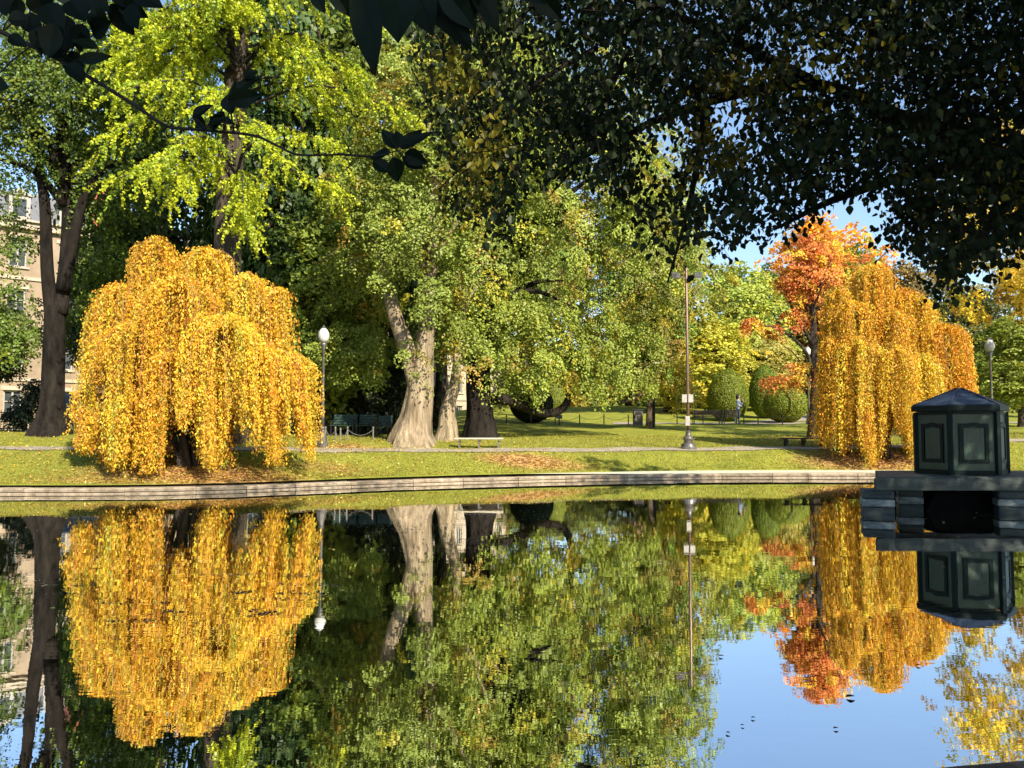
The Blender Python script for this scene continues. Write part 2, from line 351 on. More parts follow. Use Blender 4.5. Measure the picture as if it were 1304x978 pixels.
gc = np.array([.25,.27,.045])*rng.uniform(.55, 1.3, (n, 1))*np.array([1, 1, 1]) + np.array([.1, .03, 0])*rng.uniform(0, 1, (n, 1))
tag(link('grass', bulk_mesh(Vt, 3, gc), LEAF), kind='stuff')

# ------------------------------------------------------------------ foliage
def tri_noise(P, s):
    x, y, z = (P*s).T
    return (np.sin(x*1.7+1.3*np.sin(y*1.1))+np.sin(y*1.9+1.7*np.sin(z*1.3))+np.sin(z*2.1+1.1*np.sin(x*1.5)))/3
def norm(v): return v/(np.linalg.norm(v, axis=-1, keepdims=True)+1e-9)
def crown_leaves(ells, ncl, per, crad, leaf, colv=.22, gap=.0, seed=0, clip=None, yellow=.15, surf=.4, tones=None, flat=.28):
    r = np.random.default_rng(seed)
    w = np.array([e[1][0]*e[1][1]*e[1][2] for e in ells])**.7; w = w/w.sum()
    C = []; O = []
    for e, wi in zip(ells, w):
        m = max(4, int(ncl*wi)); d = norm(r.normal(size=(m, 3)))
        rr = r.uniform(0, 1, m)**surf
        bump = 1+.16*tri_noise(d, 3.0+seed % 3)
        C.append(np.array(e[0])+d*np.array(e[1])*(rr*bump)[:, None]); O.append(norm(d/np.array(e[1])))
    C = np.concatenate(C); O = np.concatenate(O)
    k = tri_noise(C, .9)+r.uniform(-.3, .3, len(C)) > -1+gap
    if clip is not None: k &= clip(C)
    C = C[k]; O = O[k]; m = len(C)
    nrm = norm(O*.8+np.array([.12, -.2, .7])+r.normal(size=(m, 3))*.3)
    u = norm(np.cross(nrm, r.normal(size=(m, 3)))); v = np.cross(nrm, u)
    cr = crad*r.uniform(.6, 1.35, m)
    a = r.uniform(0, 2*np.pi, (m, per)); q = np.sqrt(r.uniform(0, 1, (m, per)))
    du = (np.cos(a)*q*cr[:, None]); dv = (np.sin(a)*q*cr[:, None]*.75)
    dn = r.normal(size=(m, per))*flat*cr[:, None]*.5
    P = C[:, None]+u[:, None]*du[..., None]+v[:, None]*dv[..., None]+nrm[:, None]*dn[..., None]
    P[..., 2] -= (q**2)*cr[:, None]*.55
    N = norm(nrm[:, None]*1.0+r.normal(size=(m, per, 3))*.48)
    A = norm(np.cross(N, r.normal(size=(m, per, 3)))+np.array([0, 0, -.35])); B = norm(np.cross(N, A))
    P = P.reshape(-1, 3); A = A.reshape(-1, 3); B = B.reshape(-1, 3); n = len(P)
    tones = np.array(tones if tones is not None else [[1, 1, 1], [1.5, 1.12, .8]])
    t = np.zeros(m, int); y = r.uniform(size=m) < yellow; t[y] = r.integers(1, len(tones), y.sum()) if len(tones) > 1 else 0
    cl = tones[t]*(1+colv*r.uniform(-1, 1, (m, 1)))
    col = np.repeat(cl, per, 0)*(1+.22*r.uniform(-1, 1, (n, 1)))
    L = leaf*r.uniform(.7, 1.3, n)
    return quads(P, A, B, L, L*.72), col, C
def limbs(mb, base, targets, r0, r=None, sag=.15):
    r = r or random
    for t in targets:
        t = np.array(t)
        if t[2] < base[2]-.6: continue
        b = np.array(base) + np.array([0, 0, r.uniform(-.6, .6)])
        mid = b+(t-b)*.45+np.array([r.uniform(-.4, .4), r.uniform(-.4, .4), np.linalg.norm(t-b)*sag])
        P = smooth_path([b, mid, t], 5); mb.tube(P, np.linspace(r0, r0*.15, len(P)), 6)
LIMB = [0]
def tree(name, label, cat, base, trunk_pts, trunk_r, ells, ncl, per, crad, leaf, tint, bark=BARK, group=None, flute=0, nl=14, limb_from=None, limb_r=None, lm=LEAF, extra=None, seed=1, seg=14, **kw):
    root = empty(name, base, label, cat, group)
    mb = MB(); tp = smooth_path(trunk_pts, 6); rr = np.interp(np.linspace(0, 1, len(tp)), np.linspace(0, 1, len(trunk_r)), trunk_r)
    fl = np.linspace(flute, 0, len(tp))**1.0 if flute else 0
    mb.tube(tp, rr, seg if not flute else 28, flute=fl, ph=seed)
    if extra: extra(mb)
    Vq, col, C = crown_leaves(ells, ncl, per, crad, leaf, seed=seed, **kw)
    rs = random.Random(seed)
    top = np.array(limb_from if limb_from is not None else trunk_pts[-1])
    limbs(mb, top, [C[rs.randrange(len(C))] for _ in range(nl)], limb_r or trunk_r[-1]*.5, rs)
    mb.build('trunk', bark, root, smooth=True)
    o = link('crown', bulk_mesh(Vq, 4, col), lm, root); o.color = (*tint, 1)
    return root
def trunk_line(px, D, y_top, lean=0, n=4):
    g = G(px, D); t = W(px+lean, y_top, D); g[2] -= .25
    return [g+(t-g)*k for k in np.linspace(0, 1, n)]
def flared(pts):  # insert flare points near ground
    p0 = pts[0]; d = pts[-1]-p0; L = np.linalg.norm(d)
    return [p0, p0+d*(.45/L), p0+d*(1.0/L)] + pts[1:]

# --- overhanging dark tree, near side
def ovate(C, A, N, L, Wd, fold=.25):
    """2 folded quads + tip per leaf -> 4-gons"""
    n = len(C); L = L[:, None]; Wd = Wd[:, None]; B = norm(np.cross(N, A)); Nn = np.cross(A, B)
    b = C; tip = C+A*L
    def pt(t, w): return C+A*L*t+B*Wd*w/2+Nn*np.abs(w)*Wd*fold/2
    m1 = C+A*L*.45
    q1 = np.stack([b, pt(.12, .62), pt(.38, 1), m1], 1); q2 = np.stack([m1, pt(.38, 1), pt(.72, .6), tip], 1)
    q3 = np.stack([b, m1, pt(.38, -1), pt(.12, -.62)], 1); q4 = np.stack([m1, tip, pt(.72, -.6), pt(.38, -1)], 1)
    return np.stack([q1, q2, q3, q4], 1).reshape(-1, 3)
lowx = [520, 560, 590, 640, 662, 700, 760, 800, 850, 880, 930, 980, 1030, 1075, 1110, 1150, 1200, 1240, 1304, 1400]
lowy = [60, 215, 300, 322, 245, 228, 250, 280, 345, 335, 325, 310, 300, 262, 290, 320, 365, 365, 315, 300]
near = empty('overhanging_tree', (12.5, 1.5, .3), 'huge dark leafy tree whose boughs overhang the pond across the top right', 'tree')
mb = MB()
mb.tube(smooth_path([(12.5, 1.5, -.2), (12.4, 1.6, 2.5), (12.0, 2.2, 5.5), (11, 2, 9)], 6), np.linspace(.8, .4, 19), 14)
bough = [W(1500, 60, 7.5), W(1380, 190, 9), W(1310, 235, 10), W(1245, 205, 10.3), W(1180, 165, 10.5), W(1110, 140, 11)]
mb.tube(smooth_path([(12.2, 1.9, 4.2)]+bough, 6), np.linspace(.5, .10, 37), 12)
for P, r0 in [([W(1245, 205, 10.3), W(1150, 225, 10), W(1060, 255, 9.6), W(990, 290, 9.2)], .10),
              ([W(1300, 235, 10), W(1260, 290, 9.6), W(1225, 335, 9.4)], .08),
              ([W(1180, 165, 10.5), W(1050, 110, 9.5), W(900, 130, 9), W(770, 185, 9), W(700, 228, 9)], .09),
              ([W(1050, 110, 9.5), W(860, 20, 8.5), W(700, -10, 8.5), W(600, 130, 8.5)], .06),
              ([W(760, 60, 8.7), W(680, 110, 8.4), W(610, 190, 8.2), W(560, 240, 8.1)], .03),
              ([W(900, 130, 9), W(880, 250, 9), W(850, 360, 9)], .05),
              ([W(800, 60, 8.8), W(745, 190, 8.6), W(700, 250, 8.6)], .03)]:
    pp = smooth_path(P, 6); mb.tube(pp, np.linspace(r0, r0*.2, len(pp)), 7)
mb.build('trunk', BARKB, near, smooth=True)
r = np.random.default_rng(3)
# visible sprays
nsp = 3100; spx = r.uniform(530, 1420, nsp); spy = r.uniform(-120, 400, nsp); dens = np.interp(spx, [530, 620, 760, 860, 1304], [.4, .66, .76, .88, .97])
lowv = np.interp(spx, lowx, lowy)
noise = np.sin(spx*.021+spy*.03)+np.sin(spx*.047-spy*.023+2)+np.sin(spx*.011+spy*.017+4)
ok = (spy < lowv-18+8*np.sin(spx*.09)) & ~((spx > 640) & (spx < 1000) & (spy > 235) & (r.uniform(size=nsp) < .3)) & (r.uniform(size=nsp) < dens) & ~((noise < -1.95) & (spx < 1130) & (spy > 60))
ok &= ~((spx > 600) & (spx < 860) & (spy > 170) & (r.uniform(size=nsp) < .2))
ok &= ~((np.abs(spx-1085) < 42) & (np.abs(spy-262) < 22)) & ~((np.abs(spx-840) < 34) & (np.abs(spy-190) < 40)) 
spx = spx[ok]; spy = spy[ok]; Cc = np.array([W(a, b, d) for a, b, d in zip(spx, spy, r.uniform(7.2, 12.2, len(spx)))])
per = 26; m = len(Cc)
dirn = norm(r.normal(size=(m, 3))*np.array([1, 1, .35])+np.array([-.3, .3, -.55]))
tb = MB()
for c_, d_ in zip(Cc, dirn):
    tb.tube([c_-d_*.42+np.array([0, 0, .05]), c_, c_+d_*.34], [.007, .005, .002], 3)
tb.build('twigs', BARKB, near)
tt = r.uniform(-.5, .5, (m, per)); P = Cc[:, None]+dirn[:, None]*tt[..., None]*.62+r.normal(size=(m, per, 3))*.10
A = norm(np.array([0, 0, -1.0])+r.normal(size=(m, per, 3))*.55); N = norm(r.normal(size=(m, per, 3))+np.array([0, -.5, .4]))
yel = (((np.abs(spx-925) < 32) & (np.abs(spy-145) < 65)) | ((np.abs(spx-1045) < 55) & (np.abs(spy-85) < 30)) | ((np.abs(spx-605) < 22) & (np.abs(spy-215) < 45)) | ((np.abs(spx-575) < 25) & (np.abs(spy-95) < 40)) | (r.uniform(size=m) < .035)) & (r.uniform(size=m) < .8)
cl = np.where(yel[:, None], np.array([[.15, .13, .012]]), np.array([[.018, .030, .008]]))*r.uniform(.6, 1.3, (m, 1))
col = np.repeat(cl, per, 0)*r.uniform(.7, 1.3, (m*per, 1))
P = P.reshape(-1, 3); A = A.reshape(-1, 3); N = N.reshape(-1, 3); L = r.uniform(.06, .105, len(P))
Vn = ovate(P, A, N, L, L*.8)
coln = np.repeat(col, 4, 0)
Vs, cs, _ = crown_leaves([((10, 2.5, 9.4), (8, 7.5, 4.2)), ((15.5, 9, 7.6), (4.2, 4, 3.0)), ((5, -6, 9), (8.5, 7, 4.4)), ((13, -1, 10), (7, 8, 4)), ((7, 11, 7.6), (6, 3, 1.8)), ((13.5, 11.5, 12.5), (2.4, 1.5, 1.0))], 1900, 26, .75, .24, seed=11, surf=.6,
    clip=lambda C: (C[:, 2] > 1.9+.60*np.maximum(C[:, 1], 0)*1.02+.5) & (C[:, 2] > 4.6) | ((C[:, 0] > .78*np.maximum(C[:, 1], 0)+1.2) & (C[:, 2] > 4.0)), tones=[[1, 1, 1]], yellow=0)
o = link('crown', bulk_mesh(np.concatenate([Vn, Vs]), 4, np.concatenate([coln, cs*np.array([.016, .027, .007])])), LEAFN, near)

# --- close foreground twigs with large leaves
def ovate_hi(C, A, N, L, Wd):
    out = []; ts = np.array([0, .08, .2, .36, .54, .72, .87, 1.0]); ws = np.array([.02, .42, .8, 1.0, .93, .66, .32, .0])
    for c, a, n_, l, w_ in zip(C, A, N, L, Wd):
        b = norm(np.cross(n_, a)); n2 = np.cross(a, b); cv = random.uniform(-.18, .18); cu = random.uniform(-.12, .12)
        mid = [c+a*l*t-n2*l*cv*t*t+b*l*cu*t*t for t in ts]
        for sd in (1, -1):
            e = [m+b*sd*w_*k/2+n2*w_*k*.16+n2*w_*.03*math.sin(9*t) for m, k, t in zip(mid, ws, ts)]
            for i in range(7): out += [mid[i], e[i], e[i+1], mid[i+1]] if sd > 0 else [mid[i], mid[i+1], e[i+1], e[i]]
    return np.array(out)
def near_branch(label, path, r0, leaves, D0):
    root = empty('leafy_branch', W(path[0][0], path[0][1], D0), label, 'branch')
    mb = MB(); P = smooth_path([W(a, b, D0) for a, b in path], 6); mb.tube(P, np.linspace(r0, r0*.35, len(P)), 6)
    C = []; Aa = []; Nn = []; Ls = []; Wd = []
    for i, (x0, y0, x1, y1, w) in enumerate(leaves):
        d0 = D0+random.uniform(-.06, .06); a = W(x0, y0, d0); b = W(x1, y1, d0+random.uniform(-.03, .03))
        k = P[np.argmin(np.linalg.norm(P-a, axis=1))]
        if np.linalg.norm(k-a) < .12: mb.tube([k, (k+a)/2+np.array([0, 0, .004]), a], [r0*.3]*3, 5)
        C.append(a); Ls.append(np.linalg.norm(b-a)); Aa.append((b-a)/Ls[-1]); Wd.append(w/F*d0)
        Nn.append(norm(np.array([random.uniform(-.4, .4), -1, random.uniform(-.4, .6)])))
    mb.build('twig', BARKD, root, smooth=True)
    C, Aa, Nn, Ls, Wd = map(np.array, (C, Aa, Nn, Ls, Wd))
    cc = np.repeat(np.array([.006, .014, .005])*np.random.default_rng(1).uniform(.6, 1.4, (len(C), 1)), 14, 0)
    me = bulk_mesh(ovate_hi(C, Aa, Nn, Ls, Wd), 4, cc)
    link('leaves', me, LEAFN, root)
lv = [(85,82,115,105,22),(98,76,144,75,17),(118,44,140,26,30),(92,65,100,108,30),(60,60,80,80,20),(50,35,48,70,25),(30,20,55,45,26),(10,25,40,28,24),
      (70,30,60,75,32),(85,20,78,72,34),(105,30,98,68,26),(120,10,135,45,30),(140,5,175,45,30),(150,0,186,24,26),(165,5,178,45,24),(60,5,75,40,34),(90,0,110,30,34),
      (20,-5,30,30,30),(45,-10,60,25,34),(170,-15,205,15,30),(110,-15,140,20,36),(140,-20,175,12,36),(0,-10,12,22,26),(75,-25,95,15,36),(190,-20,230,-2,28),
      (-10,102,18,118,20),(40,45,66,60,20),(12,45,32,62,18),(100,40,90,66,22),(125,62,92,52,22),
      (262,160,245,148,16),(268,158,283,145,12),(290,128,332,125,26),(296,130,305,100,12),(290,122,334,94,16),(265,160,290,150,13),(285,142,270,165,14),
      (310,100,328,92,14),(290,120,300,145,26),(245,150,270,132,18),(275,150,300,160,14),(248,164,262,158,9)]
near_branch('thin dark twig with black silhouetted leaves across the top left corner', [(-90, 10), (-10, 36), (60, 68), (90, 85), (130, 108), (170, 133), (212, 160), (250, 165), (320, 172), (352, 185), (380, 197), (430, 197), (475, 200)], .0052, lv, 1.6)
lv2 = [(475,205,498,222,20),(505,190,485,165,20),(510,190,535,165,18),(500,200,510,232,24),(515,195,545,208,22),(505,188,555,172,16),(512,200,540,215,18),(497,195,474,203,22),(508,185,508,166,18)]
near_branch('small dark twig ending in a rosette of broad leaves at top centre', [(430, 196), (475, 199), (505, 192)], .003, lv2, 1.6)
lv3 = [(455,-20,495,95,44),(500,-25,520,60,60),(540,-25,600,62,48),(560,-20,610,40,36),(600,-25,642,36,30),(590,-20,600,30,40),(420,-20,445,25,24),(680,-15,715,26,32),(655,-25,690,10,24),(400,-15,412,22,20),(520,-30,548,45,50)]
near_branch('dark branch above the frame with long hanging pointed leaves at top centre', [(380, -40), (470, -32), (560, -34), (640, -32), (720, -30)], .006, lv3, 1.25)

# --- weeping trees
def weeping(name, label, cx_px, D, base, lobes, tint, tones, seed, trunk_r=.2, dens=1.0, gaps=()):
    r = np.random.default_rng(seed); root = empty(name, base, label, 'tree')
    mb = MB(); tw = MB(); Cs = []; As = []; cols = []
    for (px, ty, dd, rad, bys, wgt) in lobes:
        c = W(px, ty, D+dd); ns = int(115*rad*rad*dens*wgt+60*wgt)
        # limb to lobe
        b = np.array(base)+np.array([r.uniform(-.25, .25), r.uniform(-.2, .2), 0]); mid = b+(c-b)*np.array([.35, .35, .6])
        P = smooth_path([b-np.array([0, 0, .2]), b+(mid-b)*.5+np.array([0, 0, .4]), mid, c-np.array([0, 0, .25])], 5)
        mb.tube(P, np.linspace(trunk_r, .025, len(P)), 7)
        ph = r.uniform(0, 2*np.pi, ns); lt = r.uniform(-1, 1); lobt = np.array([1.0, 1+.14*lt, 1+.2*lt])*r.uniform(.9, 1.06)
        K = max(4, int(rad*9)); cen = r.uniform(0, 2*np.pi, K)
        for k in range(ns):
            if r.uniform() < .55: ph[k] = cen[r.integers(K)]+r.normal()*.12/rad
            q = math.sqrt(r.uniform(.03, 1)); rr = rad*q*r.uniform(.82, 1.22); dirv = np.array([math.cos(ph[k]), math.sin(ph[k]), 0])
            ang = np.linspace(0, math.pi/2, 6); hgt = rad*(.45+.4*r.uniform())*q
            z0 = c[2]-r.uniform(-.08, .22)-(1-math.sqrt(max(0, 1-q*q*.6)))*rad*.5
            arc = [c*np.array([1, 1, 0])+dirv*rr*math.sin(a)+np.array([0, 0, z0-hgt*(1-math.cos(a))]) for a in ang]
            bx = CX+F*arc[-1][0]/arc[-1][1]
            by = bys if np.isscalar(bys) else np.interp(bx, bys[0], bys[1])
            for gx, gw, gy in gaps:
                if abs(bx-gx) < gw*r.uniform(.6, 1.25): by = min(by, gy+r.uniform(-10, 22))
            zb = W(bx, by, arc[-1][1])[2]
            strip = math.sin(bx*.16+seed)+.6*math.sin(bx*.37+seed*2)
            zend = zb+max(0, strip)*.6+r.exponential(.22)
            zend = max(zend, float(tz(arc[-1][0], arc[-1][1])[0])+.08 if arc[-1][1] > wallD(bx)+.3 else .3)
            e = arc[-1]; nlen = e[2]-zend
            if nlen > 0.1:
                ax = e-np.array([base[0], base[1], e[2]]); sway = dirv*r.uniform(-.02, .05)+ax*r.uniform(.02, .055)+np.array([r.normal()*.05, r.normal()*.05, 0])
                for t in np.linspace(.25, 1, max(2, int(nlen/.5))): arc.append(e+sway*t*nlen*.6-np.array([0, 0, nlen*t]))
            P = np.array(arc); seg = np.linalg.norm(np.diff(P, axis=0), axis=1); cl = np.concatenate([[0], np.cumsum(seg)]); Lt = cl[-1]
            n = int(Lt/.04)+2; s = np.sort(r.uniform(0, Lt, n))
            pts = np.stack([np.interp(s, cl, P[:, i]) for i in range(3)], 1)
            tang = norm(np.stack([np.interp(s+.05, cl, P[:, i]) for i in range(3)], 1)-pts+np.array([0, 0, -1e-3]))
            Cs.append(pts+r.normal(size=(n, 3))*.032); As.append(norm(tang+r.normal(size=(n, 3))*.55+np.array([0, 0, -.3])))
            tc = tones[r.choice(len(tones), p=[.42, .33, .15, .10])]
            cols.append(np.array(tc)*lobt*r.uniform(.74, 1.12)*r.uniform(.7, 1.25, (n, 1)))
            if k % 14 == 0: tw.tube(P[:min(len(P), 8)]+np.array([0, -.02, .03]), .007, 3)
    mb.build('trunk', BARKD, root, smooth=True); tw.build('twigs', rough_mat('red_twig', (.28,.12,.05), (.42,.22,.10), 5, .8, 0), root)
    C = np.concatenate(Cs); A = np.concatenate(As); B = norm(np.cross(A, rng.normal(size=C.shape))); n = len(C)
    L = r.uniform(.045, .10, n)
    o = link('crown', bulk_mesh(quads(C, A, B, L, L*.55), 4, np.concatenate(cols)), LEAFY, root); o.color = (*tint, 1)
    print(name, n); return root
WT = [[.88, .55, .04], [.82, .41, .045], [.92, .68, .07], [.52, .48, .07]]
bl = ([80, 105, 122, 132, 142, 160, 200, 215, 228, 244, 262, 280, 300, 312, 330, 350, 366, 385, 400, 412], [495, 497, 500, 520, 600, 606, 604, 590, 545, 560, 606, 596, 548, 555, 590, 598, 545, 596, 560, 545])
lobesL = [(200, 304, .6, .80, bl, 1.4), (262, 316, .6, .85, bl, 1.4), (152, 362, .3, .72, bl, 1.2), (126, 392, .2, .45, ([0, 1], [540, 540]), 1), (316, 350, .5, .78, bl, 1.2), (355, 368, .2, .42, bl, 1.5),
          (372, 450, .2, .7, bl, 1.2), (228, 352, -.4, 1.1, bl, 1.1), (180, 408, -.7, 1.05, bl, 1), (290, 400, -.6, 1.1, bl, 1), (225, 448, -1.1, .8, bl, 1), (335, 440, -.5, .95, bl, 1),
          (110, 492, -.2, .36, ([0, 1], [578, 578]), 2.0), (112, 520, -.3, .34, ([0, 1], [580, 580]), 1.6), (170, 500, -1.2, .8, bl, 1), (255, 500, -1.1, .6, bl, 1), (235, 385, 1.3, 1.9, bl, .6), (140, 430, .2, .7, bl, 1)]
weeping('weeping_tree', 'large golden weeping tree at the left with foliage hanging almost to the pond wall', 250, 22.2, G(243, 22.6), lobesL, (1, 1, 1), WT, 5, .085, gaps=((133, 5, 505), (220, 6, 535), (243, 6, 525), (294, 8, 545), (314, 5, 520), (354, 7, 525), (374, 4, 560), (180, 3, 575)))
br = ([1040, 1060, 1075, 1085, 1100, 1115, 1130, 1145, 1160, 1185, 1205, 1240], [560, 584, 580, 555, 602, 600, 545, 560, 585, 585, 570, 560])
lobesR = [(1108, 338, .5, .85, br, 1.7), (1086, 385, -.1, .75, br, 1.2), (1136, 396, -.1, .8, br, 1.2), (1148, 368, .6, .7, br, 1.2), (1068, 366, .2, .55, br, 1.2), (1162, 376, .3, .85, br, 1.4), (1092, 430, -.4, .95, br, 1.1), (1200, 412, 0, .95, br, 1.1), (1135, 440, -.7, 1.0, br, 1.1),
          (1218, 470, -.1, .62, br, 1.2), (1060, 430, -.1, .48, br, 1.2), (1170, 450, -.5, .9, br, 1), (1140, 400, 1.2, 1.6, br, .6), (1105, 520, -1.0, .42, br, 1), (1060, 500, .4, .35, ([0, 1], [560, 560]), 1)]
weeping('weeping_tree', 'golden weeping tree at the right behind the dark green kiosk', 1140, 27.9, G(1125, 28.1), lobesR, (1, .98, 1), WT, 8, .085, gaps=((1088, 4, 550), (1117, 5, 530), (1131, 5, 535), (1150, 4, 560)))

# --- ginkgo-like lime tree
def ginkgo():
    r = np.random.default_rng(21); g = G(298, 27.2)
    root = empty('ginkgo_tree', g, 'tall tree with drooping lime green sprays and pale trunk above the left weeping tree', 'tree')
    mb = MB(); T = W(312, -60, 27.2); T2 = W(290, 300, 27.2)
    base = np.array(g)-np.array([0, 0, .3]); tp = smooth_path([base, T2, T, T+np.array([.3, 0, 3])], 6)
    mb.tube(tp, np.linspace(.55, .25, len(tp)), 14)
    Cs = []; As = []; cols = []; lb = MB()
    for i in range(94):
        z = r.uniform(7.5, 19.5); f = (z-base[2])/(T[2]-base[2]); st = base+(T-base)*min(f, 1.1); st[2] = z
        az = r.uniform(-math.pi*.97, -.03*math.pi) if r.uniform() < .85 else r.uniform(0, 2*math.pi)
        Ln = r.uniform(4.0, 7.2)*(1 if z < 13 else .8); d = np.array([math.cos(az), math.sin(az), 0])
        drop = r.uniform(.5, 2.4) + max(0, (8.5-z))*.2
        P = smooth_path([st, st+d*Ln*.4+np.array([0, 0, .5]), st+d*Ln*.75-np.array([0, 0, drop*.3]), st+d*Ln-np.array([0, 0, drop])], 6)
        pe = P[-1]
        if pe[2] < 7.2+max(0, -pe[0]-10.4)*1.15+max(0, pe[0]+6.2)*.75: continue
        lb.tube(P, np.linspace(.06, .010, len(P)), 5)
        for t in np.arange(.22, 1.0, .036):
            p = P[int(t*(len(P)-1))]
            for _ in range(2 if r.uniform() < .55 else 1):
                sd = 1 if _ == 0 else -1; fl_ = r.uniform() < .6
                dv = norm(d*r.uniform(.4, 1.0)+np.array([-d[1], d[0], 0])*r.uniform(.2, 1.0)*sd*(1 if r.uniform() < .5 else -1)+np.array([0, 0, -r.uniform(.1, .6) if fl_ else -r.uniform(.8, 2.0)])); bl_ = r.uniform(.35, 1.25)
                n = int(bl_*62); s = r.uniform(0, 1, n); q = p+np.outer(s*bl_, dv)+np.outer(s*s*bl_*.35, [0, 0, -1])
                if q[-1][2] < 6.75+max(0, -q[-1][0]-10.4)*1.15+max(0, q[-1][0]+6.2)*.75: continue
                Cs.append(q+norm(r.normal(size=(n, 3)))*r.uniform(.02, .085, (n, 1))); As.append(norm(r.normal(size=(n, 3))+dv*.6))
                cols.append(np.array([.52, .57, .03] if r.uniform() < .7 else [.38, .48, .04])*r.uniform(.8, 1.15)*r.uniform(.75, 1.2, (n, 1)))
    C = np.concatenate(Cs); A = np.concatenate(As); n = len(C); B = norm(np.cross(A, r.normal(size=(n, 3)))); L = r.uniform(.065, .105, n)
    mb.build('trunk', BARK, root, smooth=True); lb.build('limbs', BARKD, root, smooth=True)
    o = link('crown', bulk_mesh(quads(C, A, B, L, L*.9), 4, np.concatenate(cols)), LEAF, root); print('ginkgo', n)
ginkgo()

# --- left dark tree with forked trunk
def ex(mb):
    D = 28.7
    for P, r0, r1 in [([W(66, 400, D), W(60, 340, D), W(57, 260, D), W(48, 200, D), W(40, 130, D)], .25, .12),
                      ([W(76, 400, D), W(84, 330, D+.2), W(86, 250, D+.2), W(84, 150, D+.2)], .27, .13),
                      ([W(80, 370, D-.1), W(95, 300, D-.1), W(108, 250, D-.1), W(138, 212, D-.1), W(190, 200, D-.1)], .23, .07)]:
        pp = smooth_path(P, 6); mb.tube(pp, np.linspace(r0, r1, len(pp)), 12)
D = 28.7; g = G(65, D)
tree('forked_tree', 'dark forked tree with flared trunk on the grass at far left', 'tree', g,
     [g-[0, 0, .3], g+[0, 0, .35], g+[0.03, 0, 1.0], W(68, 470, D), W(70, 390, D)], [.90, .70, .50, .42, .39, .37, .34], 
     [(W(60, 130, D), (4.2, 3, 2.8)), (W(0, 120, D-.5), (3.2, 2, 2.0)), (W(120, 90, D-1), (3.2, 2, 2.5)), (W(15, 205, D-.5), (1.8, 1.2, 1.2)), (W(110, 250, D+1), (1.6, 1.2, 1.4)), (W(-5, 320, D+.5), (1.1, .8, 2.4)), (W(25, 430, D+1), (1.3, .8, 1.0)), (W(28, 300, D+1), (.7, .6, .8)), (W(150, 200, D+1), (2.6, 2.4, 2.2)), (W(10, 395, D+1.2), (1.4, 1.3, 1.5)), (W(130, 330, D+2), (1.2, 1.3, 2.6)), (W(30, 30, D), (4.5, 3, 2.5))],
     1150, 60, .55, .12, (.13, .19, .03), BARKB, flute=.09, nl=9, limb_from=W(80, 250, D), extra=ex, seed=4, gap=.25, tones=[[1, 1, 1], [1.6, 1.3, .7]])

# --- pale big sycamore
def ex(mb):
    D = 28.6
    P = smooth_path([W(534, 500, D), W(519, 446, D), W(504, 405, D), W(493, 362, D), W(487, 320, D)], 6); mb.tube(P, np.linspace(.36, .17, len(P)), 14)
D = 28.6; g = G(530, D)
tree('sycamore_tree', 'massive pale trunked tree with flared base and forked limbs beside the green benches', 'tree', g,
     [g-[.15, 0, .3], g+[-.12, 0, .3], g+[0, 0, .9], W(535, 500, D), W(539, 460, D), W(543, 420, D), W(547, 360, D), W(552, 280, D+.5), W(545, 150, D+.5)], [1.02, .84, .68, .57, .51, .45, .38, .32, .28, .24, .22, .2, .15],
     [(W(520, 240, D), (3.2, 2.4, 2.8)), (W(560, 120, D), (4, 3, 3)), (W(556, 375, D-1.1), (1.1, .6, 1.2)), (W(530, 300, D-1.3), (1.6, .8, 1.2)), (W(600, 330, D-.8), (1.2, .8, 1.6)), (W(508, 330, D-1), (1.0, .5, 1.3)), (W(592, 435, D+.4), (.9, .5, 1.3)), (W(470, 250, D-.8), (1.3, .8, 1.6)), (W(570, 400, D+.8), (1.3, 1.4, 1.3)), (W(450, 440, D+3), (2.0, 1.6, 1.7)), (W(440, 370, D+3.5), (2.2, 1.6, 1.7)), (W(526, 455, D-.7), (.5, .2, .75)), (W(478, 330, D+1), (1.6, 1.4, 1.4))],
     900, 100, .52, .105, (.27, .33, .055), BARKL, flute=.11, nl=16, limb_from=W(540, 330, D), limb_r=.14, extra=ex, seed=6, gap=.22, yellow=.18, tones=[[1, 1, 1], [1.5, 1.15, .8], [1.7, .95, 1.0]])
D = 30.6; g = G(570, D)
tree('leaning_tree', 'smaller pale trunk leaning right between the massive pale trunk and the dark trunk', 'tree', g,
     [g-[.1, 0, .3], g+[0, 0, .4], W(570, 520, D), W(580, 485, D), W(583, 440, D)], [.55, .42, .32, .25, .2, .12],
     [(W(600, 370, D+1), (1.9, 1.8, 2.4)), (W(640, 260, D+1), (2.5, 1.8, 2.4))], 300, 70, .5, .12, (.30, .36, .05), BARKL, flute=.05, nl=8, seed=9)
def ex(mb):
    D = 31.6
    P = smooth_path([W(610, 525, D), W(625, 512, D-.2), W(638, 508, D-.3), W(660, 515, D), W(690, 526, D+1), W(712, 523, D+1.5), W(724, 508, D+1.8), W(728, 480, D+2), W(722, 430, D+2)], 6)
    mb.tube(P, np.linspace(.24, .13, len(P)), 10)
D = 31.6; g = G(612, D)
